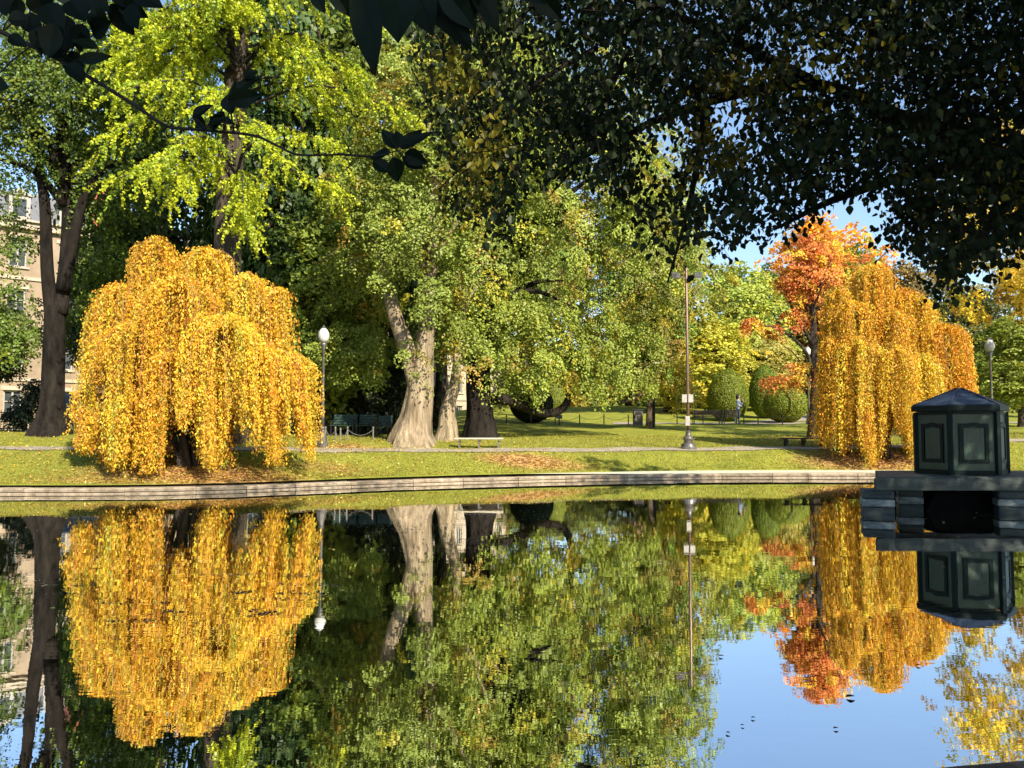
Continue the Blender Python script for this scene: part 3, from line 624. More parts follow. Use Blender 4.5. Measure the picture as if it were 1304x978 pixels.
tree('oak_tree', 'broad green crowned tree on a thick dark trunk with a low curving limb', 'tree', g,
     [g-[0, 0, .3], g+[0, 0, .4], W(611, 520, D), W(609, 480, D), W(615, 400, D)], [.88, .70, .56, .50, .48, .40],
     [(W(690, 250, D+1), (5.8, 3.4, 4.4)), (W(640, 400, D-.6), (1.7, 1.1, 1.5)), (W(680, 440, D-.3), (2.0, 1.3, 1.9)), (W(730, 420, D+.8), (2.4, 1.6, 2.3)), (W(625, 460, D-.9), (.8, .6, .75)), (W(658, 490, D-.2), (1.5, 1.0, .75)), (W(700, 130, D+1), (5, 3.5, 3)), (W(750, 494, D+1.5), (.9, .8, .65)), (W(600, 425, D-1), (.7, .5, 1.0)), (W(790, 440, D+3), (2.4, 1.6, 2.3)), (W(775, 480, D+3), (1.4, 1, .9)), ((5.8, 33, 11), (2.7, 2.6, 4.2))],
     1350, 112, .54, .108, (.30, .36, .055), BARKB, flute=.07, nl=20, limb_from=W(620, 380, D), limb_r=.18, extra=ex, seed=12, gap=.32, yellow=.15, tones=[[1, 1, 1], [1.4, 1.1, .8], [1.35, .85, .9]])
D = 40; g = G(826, 42)
def ex(mb):
    P = smooth_path([W(790, 512, 41), W(812, 505, 41), W(826, 492, 42)], 5); mb.tube(P, [.12]*len(P), 8)
tree('young_tree', 'slim young tree with yellow leaves left of the tall pole', 'tree', g,
     [g-[0, 0, .2], W(827, 520, 42), W(829, 480, 42), W(832, 440, 42)], [.2, .15, .13, .1], [(W(845, 465, 42), (1.9, 1.3, 2.0)), (W(866, 490, 42.5), (1.3, 1, 1.5)), (W(835, 425, 42.5), (1.2, 1, 1.2))],
     230, 45, .38, .11, (.46, .40, .045), BARK, extra=ex, seed=14, nl=8, gap=.15, yellow=.4, tones=[[1, 1, 1], [.5, .7, .8], [1.25, .95, .8]])
g = G(829, 43.5)
tree('maple_tree', 'brownish green tree with dense crown behind the lawn at centre', 'tree', g,
     [g-[0, 0, .2], W(830, 500, 43.5), W(828, 440, 42.8)], [.22, .18, .15], [(W(800, 370, 41), (3.8, 2.4, 4.6)), (W(800, 465, 41), (2.6, 1.6, 1.6)), (W(835, 300, 42), (3.2, 2.4, 4.4))],
     760, 95, .6, .12, (.24, .25, .055), BARKD, seed=15, nl=10, gap=.3, yellow=.45, tones=[[1, 1, 1], [.8, 1.35, 1], [1.5, .95, 1], [1.6, 1.4, .8]])
# red maple
D = 35.5; g = G(1037, D)
def ex(mb):
    for P, r0 in [([W(1036, 470, D), W(1020, 440, D), W(990, 418, D), W(972, 415, D)], .09), ([W(1036, 440, D), W(1012, 400, D), W(1000, 370, D)], .09), ([W(1036, 490, D), W(1015, 455, D), W(998, 440, D)], .05), ([W(1034, 440, D), W(1036, 390, D), W(1030, 340, D)], .13)]:
        pp = smooth_path(P, 5); mb.tube(pp, np.linspace(r0, r0*.3, len(pp)), 7)
tree('red_maple_tree', 'scarlet and orange leaved tree beside the right weeping tree', 'tree', g,
     [g-[0, 0, .3], g+[0, 0, .3], W(1039, 500, D), W(1037, 460, D), W(1036, 400, D), W(1030, 340, D)], [.5, .34, .27, .2, .17, .13, .1, .06], [(W(1032, 340, D), (1.6, 1.3, 1.5)), (W(1085, 350, D+1), (1.8, 1.3, 1.2)), (W(1005, 360, D), (.7, .7, .7)), (W(985, 420, D), (1.1, .7, .35)), (W(1005, 483, D), (1.5, .8, .32)), (W(1040, 310, D+.5), (1.2, 1, .6)), (W(1012, 405, D), (.8, .5, .5)), (W(1022, 375, D), (.9, .6, .6)), (W(1020, 468, D), (.7, .4, .3)), (W(955, 410, D+1), (.5, .5, .4))],
     520, 46, .36, .11, (.76, .30, .07), BARK, flute=.05, extra=ex, nl=14, limb_r=.06, limb_from=W(1032, 400, D), seed=17, lm=LEAFY, gap=.3, yellow=.5, tones=[[1, 1, 1], [1.15, 2.0, .9], [.85, .65, .9]])

# --- background trees sharing three crown meshes
protos = []
for k, (el, gp) in enumerate([([((0, 0, 6.2), (3.6, 3.4, 3.6)), ((1.2, 0, 3.6), (3.0, 2.6, 2.0)), ((-1.4, .3, 4.2), (2.6, 2.4, 2.2)), ((0, 0, 8.6), (2.2, 2.0, 1.7))], .15),
                              ([((0, 0, 5), (2.6, 2.6, 4.3)), ((.6, 0, 7.6), (1.8, 1.6, 2.6)), ((-.7, 0, 3), (2.3, 2.2, 1.8))], .1),
                              ([((0, 0, 6.8), (3.2, 3.0, 3.0)), ((-1.8, 0, 5), (2.2, 2.0, 1.6)), ((2, 0, 5.6), (2.2, 2.0, 1.5)), ((.3, 0, 9), (1.7, 1.6, 1.5))], .5)]):
    Vq, col, C = crown_leaves(el, 620, 44, .62, .19, seed=30+k, gap=gp, yellow=.3, tones=[[1, 1, 1], [1.35, 1.12, .8], [.75, .85, .9]])
    mc = bulk_mesh(Vq, 4, col, 'crown_mesh'); mc.materials.append(LEAF)
    t = MB(); rs = random.Random(k); P = smooth_path([(0, 0, -.4), (.05, 0, 1.5), (0, .1, 3.5), (.1, 0, 7)], 5); t.tube(P, np.interp(np.linspace(0, 1, len(P)), [0, .08, .2, 1], [.36, .24, .2, .09]), 10)
    limbs(t, (0, 0, 3.2), [C[rs.randrange(len(C))] for _ in range(14)], .13, rs)
    mt = mesh_from(t.V, t.F, True); protos.append((mc, mt))
BARKM = [BARK, BARKD]
for _, mt in protos: mt.materials.append(BARK)
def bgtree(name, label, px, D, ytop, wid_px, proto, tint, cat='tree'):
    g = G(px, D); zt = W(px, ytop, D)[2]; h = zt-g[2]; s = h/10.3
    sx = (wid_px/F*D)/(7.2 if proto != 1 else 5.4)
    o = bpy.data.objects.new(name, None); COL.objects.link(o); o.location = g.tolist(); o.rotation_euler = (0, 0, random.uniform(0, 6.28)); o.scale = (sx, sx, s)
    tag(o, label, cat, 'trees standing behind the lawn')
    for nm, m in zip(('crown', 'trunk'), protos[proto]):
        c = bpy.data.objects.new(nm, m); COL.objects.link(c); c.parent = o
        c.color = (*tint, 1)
GR = (.24, .30, .05); DG = (.08, .125, .03); YG = (.52, .50, .06); YE = (.62, .48, .05); OR = (.72, .30, .05); BR = (.36, .26, .08); LG = (.40, .46, .07)
bgs = [('evergreen_tree', 'dark evergreen mass behind the left weeping tree top, left of the pale ginkgo trunk', 180, 36, 20, 230, 0, DG),
 ('evergreen_tree', 'dark evergreen between the pale ginkgo trunk and the left lamp post', 340, 37, -40, 240, 0, (.07, .12, .03)),
 ('broadleaf_tree', 'mid green tree directly behind the left lamp post', 415, 34.5, 230, 190, 1, (.26, .33, .05)),
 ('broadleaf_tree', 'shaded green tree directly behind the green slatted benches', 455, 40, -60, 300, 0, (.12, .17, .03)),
 ('broadleaf_tree', 'olive green tree behind the forked pale limbs', 560, 46, -40, 300, 0, (.22, .27, .05)),
 ('broadleaf_tree', 'tall green tree rising behind the dark trunk', 610, 50, -20, 280, 0, (.22, .28, .05)),
 ('broadleaf_tree', 'pale brown tinged tree behind the top of the broad green crown', 668, 60, 190, 250, 2, BR),
 ('broadleaf_tree', 'olive tree seen behind the tall pole top', 850, 62, 270, 170, 0, (.34, .34, .06)),
 ('broadleaf_tree', 'yellow green tree just right of the tall pole', 905, 60, 400, 120, 1, YG),
 ('broadleaf_tree', 'bright green tree right of the tall pole, behind the dome shaped bush', 930, 70, 330, 170, 0, LG),
 ('broadleaf_tree', 'pale yellow tree behind the standing person', 970, 66, 420, 120, 0, (.5, .44, .1)),
 ('broadleaf_tree', 'deep green narrow tree left of the scarlet tree', 985, 78, 335, 110, 1, (.12, .17, .04)),
 ('broadleaf_tree', 'orange tree top rising behind the scarlet tree', 1055, 80, 272, 190, 0, (.85, .42, .05)),
 ('broadleaf_tree', 'green tree beside the orange tree top', 1105, 74, 300, 90, 1, (.3, .38, .05)),
 ('broadleaf_tree', 'brown and olive tree behind the golden weeping tree on the right', 1165, 60, 330, 130, 0, (.27, .2, .07)),
 ('broadleaf_tree', 'dark olive tree behind the right lamp post', 1225, 50, 360, 150, 0, (.11, .13, .04)),
 ('broadleaf_tree', 'green tree at the right edge behind the kiosk roof', 1300, 42, 400, 150, 0, (.28, .33, .05)),
 ('broadleaf_tree', 'ochre brown tree at the far right edge', 1330, 64, 320, 180, 0, (.50, .34, .06)),
 ('broadleaf_tree', 'low green tree left of the far left forked trunk', -30, 40, 380, 130, 2, (.1, .13, .03)),
 ('street_tree', 'small dark street tree in front of the stone buildings, right of the forked trunk', 118, 43, 290, 95, 2, (.07, .1, .03)),
 ('broadleaf_tree', 'reddish shrubby tree low behind the yellow young tree', 880, 72, 470, 120, 0, (.3, .3, .08)),
 ('broadleaf_tree', 'low leafy tree at the top of the lawn behind the chain fence', 800, 78, 455, 130, 0, (.17, .2, .05)),
 ('broadleaf_tree', 'far olive tree on the rise behind the broad green crown', 700, 84, 440, 150, 0, (.22, .25, .06)),
 ('broadleaf_tree', 'far green tree at the back of the lawn near the clipped bushes', 1030, 90, 440, 160, 0, (.22, .27, .06)),
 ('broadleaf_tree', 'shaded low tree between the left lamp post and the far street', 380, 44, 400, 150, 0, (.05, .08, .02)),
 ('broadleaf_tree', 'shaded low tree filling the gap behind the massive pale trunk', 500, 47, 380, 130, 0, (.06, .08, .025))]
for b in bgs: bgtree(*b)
el = [((x, 108+4*math.sin(x), 9+2*math.sin(x*.31)), (6.5, 4, 8+2*math.sin(x*.23+1))) for x in np.arange(-75, 110, 7.5)]+[((x, 101, 5.0), (4.5, 2, 2.6)) for x in np.arange(-60, 90, 6.5)]
Vq, col, _ = crown_leaves(el, 4200, 34, 1.3, .72, seed=77, yellow=.4, tones=[[1, 1, 1], [1.7, 1.3, .8], [2.4, 1.2, .7]])
o = tag(link('far_woodland', bulk_mesh(Vq, 4, col), LEAF), kind='stuff'); o.color = (.20, .25, .06, 1)
# airy golden tree at right edge whose high branches reflect in the water
D = 34; g = G(1352, D)
tree('golden_tree', 'tall airy tree with bright yellow leaf sprays at the right edge', 'tree', g,
     [g-[0, 0, .3], W(1340, 450, D), W(1330, 330, D), W(1320, 200, D)], [.4, .3, .25, .12],
     [(W(1290, 345, D-2), (2.4, 1.3, 1.3)), (W(1228, 385, D-2), (1.0, .8, .9)), (W(1232, 262, D-2), (1.2, .8, .9)), (W(1205, 345, D-2), (.9, .6, .8)), (W(1240, 270, D), (1.2, 1.2, .9)), (W(1320, 200, D), (3.4, 2.6, 2.6)), (W(1250, 175, D), (2.2, 2.0, 1.3)), (W(1240, 400, D-1), (.8, .6, .5)), ((19.2, 29.5, 10), (3.4, 2.8, 2.4)), ((16.2, 28.5, 8.4), (1.5, 1.6, 1.0)), ((24.5, 33, 9), (3.2, 3.5, 3.2)), ((22, 30.5, 8), (2.0, 2.4, 2.2))],
     1150, 40, .42, .12, (.80, .60, .06), BARK, seed=23, nl=30, lm=LEAFY, gap=.35, yellow=.35, tones=[[1, 1, 1], [.55, .7, .9], [.95, .7, .8]], surf=.6)

# --- clipped bushes
def topiary(label, px, D, y0, y1, wpx, tint, egg=.0, group='clipped bushes on the far lawn'):
    g = G(px, D); top = W(px, y0, D)[2]; zb = g[2]; h = top-zb; rx = wpx/F*D/2
    root = empty('clipped_bush', g, label, 'bush', group); r = np.random.default_rng(int(px))
    n = 15000; d = norm(r.normal(size=(n, 3)))
    def surf(d):
        z = d[:, 2]; k = 1-egg*z; P = np.stack([d[:, 0]*rx*k, d[:, 1]*rx*k, (z*.5+.5)*h+.02], 1)
        return P*(1+.02*tri_noise(d, 6))[:, None]*1.0
    # inner solid core
    u = np.linspace(0, 2*np.pi, 33)[:-1]; v = np.linspace(.05, np.pi-.05, 18)
    dd = np.array([(math.sin(b)*math.cos(a), math.sin(b)*math.sin(a), math.cos(b)) for b in v for a in u])
    Pc = surf(dd); Pc[:, :2] *= .95; Pc[:, 2] = (Pc[:, 2]-h/2)*.95+h/2
    Fs = [(i*32+j, i*32+(j+1) % 32, (i+1)*32+(j+1) % 32, (i+1)*32+j) for i in range(17) for j in range(32)]
    core = MB(); core.add(Pc+g, Fs[::1]); core.tube([g-[0, 0, .2], g+[0, 0, h*.5]], .08, 8)
    core.build('stem', rough_mat('bush_inner', (.02,.03,.008), (.06,.08,.02), 12, .9, .5), root, smooth=True)
    P = surf(d)+g; N = norm(d+r.normal(size=d.shape)*.5); A = norm(np.cross(N, r.normal(size=d.shape))); B = np.cross(N, A); L = r.uniform(.07, .12, n)
    o = link('crown', bulk_mesh(quads(P+norm(d)*r.uniform(-.03, .03, (n, 1)), A, B, L, L*.6), 4, r.uniform(.75, 1.25, (n, 1))*np.array([[1, 1, 1]])), LEAF, root); o.color = (*tint, 1)
topiary('tall dome shaped clipped green bush left behind the standing person', 927, 53, 470, 523, 50, (.22, .26, .025), .18)
topiary('clipped green bush half hidden behind the round one by the path', 974, 56, 466, 515, 38, (.19, .25, .025), .1)
topiary('round clipped green bush beside the path right of the standing person', 1000, 50.5, 490, 530, 54, (.23, .27, .025), .05)
topiary('low dark rounded bush behind the chain fence under the low curving limb', 677, 50, 488, 536, 54, (.035, .05, .02), .1)
topiary('pale green egg shaped clipped bush seen above the low curving limb', 706, 58, 476, 520, 26, (.24, .28, .04), .15)
# dark shrub by the street
g = G(33, 33)
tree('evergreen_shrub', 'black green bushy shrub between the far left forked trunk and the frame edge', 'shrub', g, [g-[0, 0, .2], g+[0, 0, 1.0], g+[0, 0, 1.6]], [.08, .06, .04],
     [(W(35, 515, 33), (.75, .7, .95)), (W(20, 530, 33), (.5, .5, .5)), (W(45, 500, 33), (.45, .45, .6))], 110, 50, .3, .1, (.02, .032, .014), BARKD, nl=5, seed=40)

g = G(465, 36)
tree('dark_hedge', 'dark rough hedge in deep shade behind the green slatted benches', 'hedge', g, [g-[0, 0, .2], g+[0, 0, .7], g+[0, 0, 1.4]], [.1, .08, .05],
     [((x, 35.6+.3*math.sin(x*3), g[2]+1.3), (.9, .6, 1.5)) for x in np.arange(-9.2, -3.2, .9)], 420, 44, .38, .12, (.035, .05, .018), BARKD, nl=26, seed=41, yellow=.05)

# ------------------------------------------------------------------ buildings
fd = np.array([.75, .66, 0]); fd /= np.linalg.norm(fd); fn = np.array([fd[1], -fd[0], 0]); P00 = np.array([-36.7, 53, 1.5])
ANG = math.atan2(fd[1], fd[0])
def building(label, t0, t1, hc, hr, wallm, bays, floors, dormer=True, chim=None):
    c = P00+fd*(t0+t1)/2; root = empty('stone_townhouse', c, label, 'building', rz=ANG)
    Lg = t1-t0
    def pt(u, dpt, z): return c+fd*(u)-fn*dpt+np.array([0, 0, z])
    def bx(name, u, z, w, h, out, dep, mat, par=root, bev=0):
        m = MB(); m.box(pt(u, -out+dep/2, z), (w, dep, h), ANG); return m.build(name, mat, par, bevel=bev)
    # walls built as piers and spandrels so that window openings are real
    fh = hc/floors; bw = Lg/bays; ww, wh = bw*.36, fh*.56; m = MB()
    for f in range(floors):
        z0 = f*fh; sill = z0+fh*.22
        m.box(pt(0, .25, z0+fh*.11), (Lg, .5, fh*.22), ANG); m.box(pt(0, .25, sill+wh+(fh*.78-wh)/2), (Lg, .5, fh*.78-wh), ANG)
        for b in range(bays+1):
            e = (b == 0 or b == bays); u = -Lg/2+b*bw; w = (bw-ww)
            if b == 0: m.box(pt(u+w/4, .25, sill+wh/2), (w/2, .5, wh), ANG)
            elif b == bays: m.box(pt(u-w/4, .25, sill+wh/2), (w/2, .5, wh), ANG)
            else: m.box(pt(u, .25, sill+wh/2), (w, .5, wh), ANG)
    m.box(pt(0, 6.5, hc/2), (Lg-.02, 11.96, hc-.02), ANG)
    m.build('wall', wallm, root)
    for f in range(floors):
        for b in range(bays):
            u = -Lg/2+(b+.5)*bw; z = f*fh+fh*.22+wh/2; w = MB()
            w.box(pt(u-ww/2+.05, .2, z), (.1, .12, wh), ANG); w.box(pt(u+ww/2-.05, .2, z), (.1, .12, wh), ANG)
            w.box(pt(u, .2, z+wh/2-.05), (ww-.2, .12, .1), ANG); w.box(pt(u, .2, z-wh/2+.05), (ww-.2, .12, .1), ANG); w.box(pt(u, .2, z), (.12, .1, wh-.2), ANG)
            w.box(pt(u, .20, z+wh*.12), (ww-.2, .08, .07), ANG)
            fr = w.build('window', FRAMEM, root); g_ = MB(); g_.box(pt(u, .28, z), (ww-.02, .04, wh-.02), ANG); g_.build('pane', GLASSW, fr)
            s_ = MB(); s_.box(pt(u, -.06, z-wh/2-.06), (ww+.3, .14, .12), ANG); s_.build('sill', LIMET, fr); s_ = MB(); s_.box(pt(u, -.03, z+wh/2+.16), (ww+.36, .08, .26), ANG); s_.build('lintel', LIMET, fr)
    m = MB(); m.box(pt(0, -.12, hc+.15), (Lg+.2, .5, .5), ANG); m.box(pt(0, -.28, hc+.46), (Lg+.3, .6, .14), ANG)
    for f in range(1, floors): m.box(pt(0, -.05, f*fh), (Lg, .12, .22), ANG)
    m.build('cornice', LIMET, root)
    r0, r1 = -Lg/2, Lg/2; zz0, zz1 = hc+.5, hr
    Vv = [pt(r0, -.1, zz0), pt(r1, -.1, zz0), pt(r1, 1.6, zz1), pt(r0, 1.6, zz1), pt(r0, 12.4, zz0), pt(r1, 12.4, zz0), pt(r1, 10.8, zz1), pt(r0, 10.8, zz1)]
    m = MB(); m.add(Vv, [(0,1,2,3),(5,4,7,6),(3,2,6,7),(1,5,6,2),(4,0,3,7),(1,0,4,5)]); rf = m.build('roof', SLATE, root)
    if dormer:
        for b in range(0, bays):
            u = -Lg/2+(b+.5)*bw; d = MB(); d.box(pt(u, .85, zz0+.95), (1.3, 1.9, 1.7), ANG)
            Vv = [pt(u-.8, -.2, zz0+1.8), pt(u+.8, -.2, zz0+1.8), pt(u, -.2, zz0+2.35), pt(u-.8, 2.0, zz0+1.8), pt(u+.8, 2.0, zz0+1.8), pt(u, 2.0, zz0+2.35)]
            d.add(Vv, [(0,1,2),(3,5,4),(0,2,5,3),(1,4,5,2),(0,3,4,1)]); dm = d.build('dormer', FRAMEM, root)
            p = MB(); p.box(pt(u, -.12, zz0+.95), (.8, .04, 1.2), ANG); p.build('pane', GLASSW, dm)
    if chim:
        for u in chim:
            m = MB(); m.box(pt(u, 2.5, hr-.6), (1.3, 4.6, 3.9), ANG); m.box(pt(u, 2.5, hr+1.42), (1.5, 4.8, .14), ANG)
            for q in (-1.4, 0, 1.4): m.lathe(pt(u, 2.5+q, hr+1.49), [(.18, 0), (.2, .1), (.15, .7), (.17, .75)], 10)
            m.build('chimney', BRICK, root)
building('cream stone townhouse with slate mansard roof and brick chimney at far left', -14.5, 7.2, 14.3, 17.2, LIME, 7, 4, True, (-10.0, 11.35))
building('stone townhouse mostly hidden by the dark trees left of centre', 7.3, 30, 12.8, 15.4, LIME, 8, 4, True, (9.5,))
building('pale stone townhouse glimpsed between the trunks near the centre', 30.1, 48, 12.4, 15, LIMET, 10, 4, False, None)

# iron fence along street
fr = empty('iron_fence', G(30, 34.5), 'black iron railing behind the far left forked trunk', 'fence')
m = MB(); pk = MB(); x0, x1 = (-120-CX)/F*34.5, (300-CX)/F*34.5
zf = lambda x: float(tz(x, 34.5)[0])
for x in np.arange(x0, x1, .14): m.box((x, 34.5, zf(x)+.48), (.02, .02, .92))
m.build('pickets', IRON, fr)
for zz in (.12, .82): m = MB(); m.tube([(x, 34.5, zf(x)+zz) for x in np.linspace(x0, x1, 30)], .025, 5); m.build('rail', IRON, fr)
for x in np.arange(x0, x1, 2.6): m = MB(); m.box((x, 34.55, zf(x)+.52), (.07, .07, 1.05)); m.lathe((x, 34.55, zf(x)+1.04), [(.04, 0), (.06, .05), (.01, .12)], 8); m.build('post', IRON, fr)

# parked car
def car():
    g = G(128, 38.6); root = empty('parked_car', g, 'dark parked car half hidden behind the left weeping tree and iron railing', 'car')
    L_ = 4.6; prof = [(-2.3,.35),(-2.3,.95),(-2.15,1.08),(-1.9,1.15),(-1.55,1.72),(-1.3,1.84),(.5,1.86),(.8,1.78),(1.35,1.2),(2.1,1.05),(2.3,.85),(2.32,.35)]
    m = MB(); n = len(prof); Vv = []
    for y, k in ((-.92, 1), (-.8, 1), (.8, 1), (.92, 1)):
        for (x, z) in prof:
            inset = (.14 if z > 1.2 else 0); yy = y*(1-inset) if abs(y) > .85 else y*(1-inset)
            Vv.append(g+np.array([x, yy, z if abs(y) < .85 else z-.03]))
    Fs = [(i*n+j, i*n+(j+1) % n, (i+1)*n+(j+1) % n, (i+1)*n+j) for i in range(3) for j in range(n)] + [tuple(range(n))[::-1], tuple(3*n+j for j in range(n))]
    m.add(Vv, Fs); m.build('body', CARP, root, bevel=.03)
    for (a, b) in ((-1.38, -.5), (-.42, .45), (.52, 1.05)):
        w = MB(); y = -.82; 
        w.add([g+np.array(p) for p in [(a, y-.02, 1.24), (b+(.12 if b > 1 else 0), y-.02, 1.24), (b-(.25 if b > 1 else 0), y+.03, 1.7), (a, y+.03, 1.7), (a, y+.1, 1.24), (b, y+.1, 1.24), (b, y+.1, 1.7), (a, y+.1, 1.7)]],
              [(0,1,2,3),(5,4,7,6),(1,5,6,2),(4,0,3,7),(3,2,6,7),(4,5,1,0)]); w.build('side_window', GLASSW, root)
    for x in (-1.45, 1.5):
        for y in (-.84, .84):
            w = MB(); a = np.linspace(0, 2*np.pi, 24, endpoint=False); Vv = []
            for yy, r_ in ((-.11, .30), (-.11, .35), (.11, .35), (.11, .30)): Vv += [g+np.array([x+r_*math.cos(t), y+yy, .35+r_*math.sin(t)]) for t in a]
            w.add(Vv, [(i*24+j, i*24+(j+1) % 24, (i+1)*24+(j+1) % 24, (i+1)*24+j) for i in range(3) for j in range(24)]+[tuple(range(24))[::-1], tuple(72+j for j in range(24))])
            w.build('wheel', DARKC, root)
    for y in (-.7, .7): w = MB(); w.box(g+np.array([2.31, y, .8]), (.06, .35, .16)); w.build('headlight', WHITEP, root)
car()

# ------------------------------------------------------------------ lamps and pole
def lamp(label, px, D, ytop, group='acorn globe lamp posts'):
    g = G(px, D); H_ = W(px, ytop, D)[2]-g[2]; root = empty('lamp_post', g, label, 'lamp post', group)
    m = MB(); m.lathe(g, [(.2, -.15), (.2, .12), (.17, .16), (.15, .35), (.10, .45), (.085, .6), (.10, .64), (.075, .7)], 16); m.build('base', GREYM, root, smooth=False)
    m = MB(); m.lathe(g, [(.07, .66), (.06, 1.2), (.045, H_-.85), (.07, H_-.82), (.05, H_-.78), (.1, H_-.70), (.11, H_-.62)], 14); m.build('pole', GREYM, root, smooth=True)
    m = MB(); m.lathe(g+[0, 0, H_-.62], [(.10, 0), (.17, .12), (.195, .25), (.17, .38), (.11, .47), (.07, .51)], 20); gl = m.build('globe', GLOBE, root, smooth=True)
    m = MB(); m.lathe(g+[0, 0, H_-.115], [(.075, 0), (.08, .03), (.035, .07), (.012, .115)], 12); m.build('finial', GREYM, gl)
lamp('grey lamp post with white globe beside the left weeping tree', 411, 26.9, 414)
lamp('grey lamp post with white globe behind the dark green kiosk', 1263, 32.5, 429)
lamp('far black lamp post with white globe behind the scarlet tree trunk', 1030, 48, 440)
D = 29.35; g = G(876, D-.0); 
pole = empty('tall_pole', g, 'tall brown light pole with ornate base and small white notices on the lakeside path', 'pole')
m = MB(); m.lathe(g, [(.30, -.1), (.30, .06), (.27, .1), (.25, .2), (.15, .26), (.17, .32), (.20, .40), (.16, .47), (.11, .52), (.09, .62), (.11, .66), (.07, .7)], 20); m.build('base', GREYM, pole, smooth=False)
ht = 7.7-g[2]; m = MB(); m.lathe(g, [(.065, .68), (.06, 2.2), (.05, ht), (.02, ht+.04)], 14); m.build('shaft', BRONZE, pole, smooth=True)
for s in (-1, 1):
    m = MB(); m.box(W(875.5+s*4, 507.5, D-.09), (.19, .05, .30)); m.build('notice_box', FRAMEM, pole, bevel=.01)
m = MB(); m.box(W(875.5, 536, D-.09), (.17, .05, .36)); m.build('notice_box', FRAMEM, pole, bevel=.01)
m = MB(); m.tube([g+[-.45, 0, ht-.35], g+[.45, 0, ht-.35]], .03, 6)
for s in (-1, 1): m.box(g+[s*.42, -.06, ht-.28], (.3, .22, .16), rx=.5)
m.build('light_bracket', GREYM, pole)

# ------------------------------------------------------------------ benches
def flat_bench(label, px0, px1, D, ytop, mat, legm):
    pm = (px0+px1)/2; g = G(pm, D); w = (px1-px0)/F*D; zt = W(pm, ytop, D)[2]; root = empty('backless_bench', g, label, 'bench', 'backless benches by the lakeside path')
    m = MB()
    for k in range(3): m.box((g[0], g[1]-.14+k*.14, zt-.025), (w, .125, .05))
    m.build('seat', mat, root, bevel=.006)
    for t in (-.40, 0, .40):
        m = MB(); h = zt-.052-g[2]+.06; x = g[0]+t*w
        m.box((x, g[1], zt-.075), (.05, .42, .045)); m.box((x, g[1]-.08, zt-.098-(h-.05)/2), (.055, .06, h-.05)); m.box((x, g[1]+.12, zt-.098-(h-.05)/2), (.055, .06, h-.05))
        m.box((x+.05, g[1]-.08, zt-.14), (.10, .04, .04), ry=.7); m.build('leg', legm, root)
flat_bench('pale wooden backless bench in front of the dark trunk', 579, 641, 28.35, 557.5, WOODP, rough_mat('bench_leg_grey', (.1,.09,.08), (.18,.16,.14), 5, .7, .1))
flat_bench('dark brown backless bench left of the golden weeping tree at right', 994, 1050, 30.5, 557.5, WOODD, IRON)
def back_bench(label, px0, px1, D, mat, rz=0, group='slatted benches under the dark trees', face=-1):
    pm = (px0+px1)/2; g = G(pm, D); w = (px1-px0)/F*D/max(.5, math.cos(rz)); root = empty('slatted_bench', g, label, 'bench', group, rz)
    c, s = math.cos(rz), math.sin(rz)
    def P(x, y, z): return g+np.array([x*c-y*s, x*s+y*c, z])
    m = MB()
    for k in range(4): m.box(P(0, face*(.05+k*.115), .43), (w, .095, .03), rz)
    m.build('seat', mat, root)
    m = MB()
    for k in range(4): m.box(P(0, -face*(.04+k*.03), .52+k*.105), (w, .03, .085), rz, rx=face*.22)
    m.build('backrest', mat, root)
    for t in (-.45, .45):
        m = MB(); x = t*w
        m.box(P(x, face*.38, .2), (.045, .05, .46), rz); m.box(P(x, -face*.02, .2), (.045, .05, .46), rz); m.box(P(x, face*.18, .405), (.04, .5, .03), rz)
        m.box(P(x, -face*.10, .66), (.045, .04, .5), rz, rx=face*.25); m.box(P(x, face*.18, .62), (.045, .46, .03), rz); m.box(P(x, face*.38, .52), (.04, .04, .2), rz); m.build('leg', IRON, root)
back_bench('green slatted bench in shade, leftmost of the three by the short posts', 424, 455, 32.2, BGREEN, -.1)
back_bench('green slatted bench in shade, middle of the three by the short posts', 457, 479, 32.0, BGREEN, -.12)
back_bench('green slatted bench in shade, nearest the massive pale trunk', 481, 499, 31.8, BGREEN, -.15)
back_bench('black slatted bench facing away on the far path, right of the tall pole', 882, 920, 47.5, WOODD, 0, 'far benches seen from behind', 1)
back_bench('black bench seat beside the standing person on the far path', 921, 941, 47.5, WOODD, 0, 'far benches seen from behind', 1)

# chain fences
def chain_fence(label, pts, hgt, mat, pr=.035, sag=.16):
    root = empty('chain_fence', pts[0], label, 'fence', 'post and chain fences')
    tops = []
    for p in pts:
        m = MB(); m.lathe(p, [(pr, -.1), (pr*.9, hgt-.06), (pr*1.25, hgt-.05), (pr*1.1, hgt-.01), (pr*.3, hgt+.02)], 10); m.build('post', mat, root); tops.append(np.array(p)+[0, 0, hgt-.1])
    for a, b in zip(tops[:-1], tops[1:]):
        m = MB(); n = max(6, int(np.linalg.norm(b-a)/.12)); 
        P = [a+(b-a)*t-np.array([0, 0, sag*4*t*(1-t)]) for t in np.linspace(0, 1, n)]
        m.tube(P, .010, 4)
        for q in P[1:-1]: m.box(q, (.035, .018, .018))
        m.build('chain', mat, root)
PALE = rough_mat('pale_post', (.12,.11,.10), (.22,.2,.18), 6, .7, .1)
chain_fence('long dark post and chain fence across the far lawn', [G(p, 47.2) for p in (613, 645, 676, 707, 738, 769, 800, 832, 862, 895)], .6, IRON, sag=.22)
chain_fence('dark post and chain fence along the far path near the round bush', [G(p, 47.4) for p in (947, 965, 996, 1028, 1060)], .62, IRON, sag=.05)
chain_fence('short pale posts with chain between the left lamp post and the benches', [G(p, d) for p, d in ((415, 29.6), (427.5, 29.4), (434, 28.6), (443, 29.4), (475.5, 29.6))], .48, PALE, .03, .22)
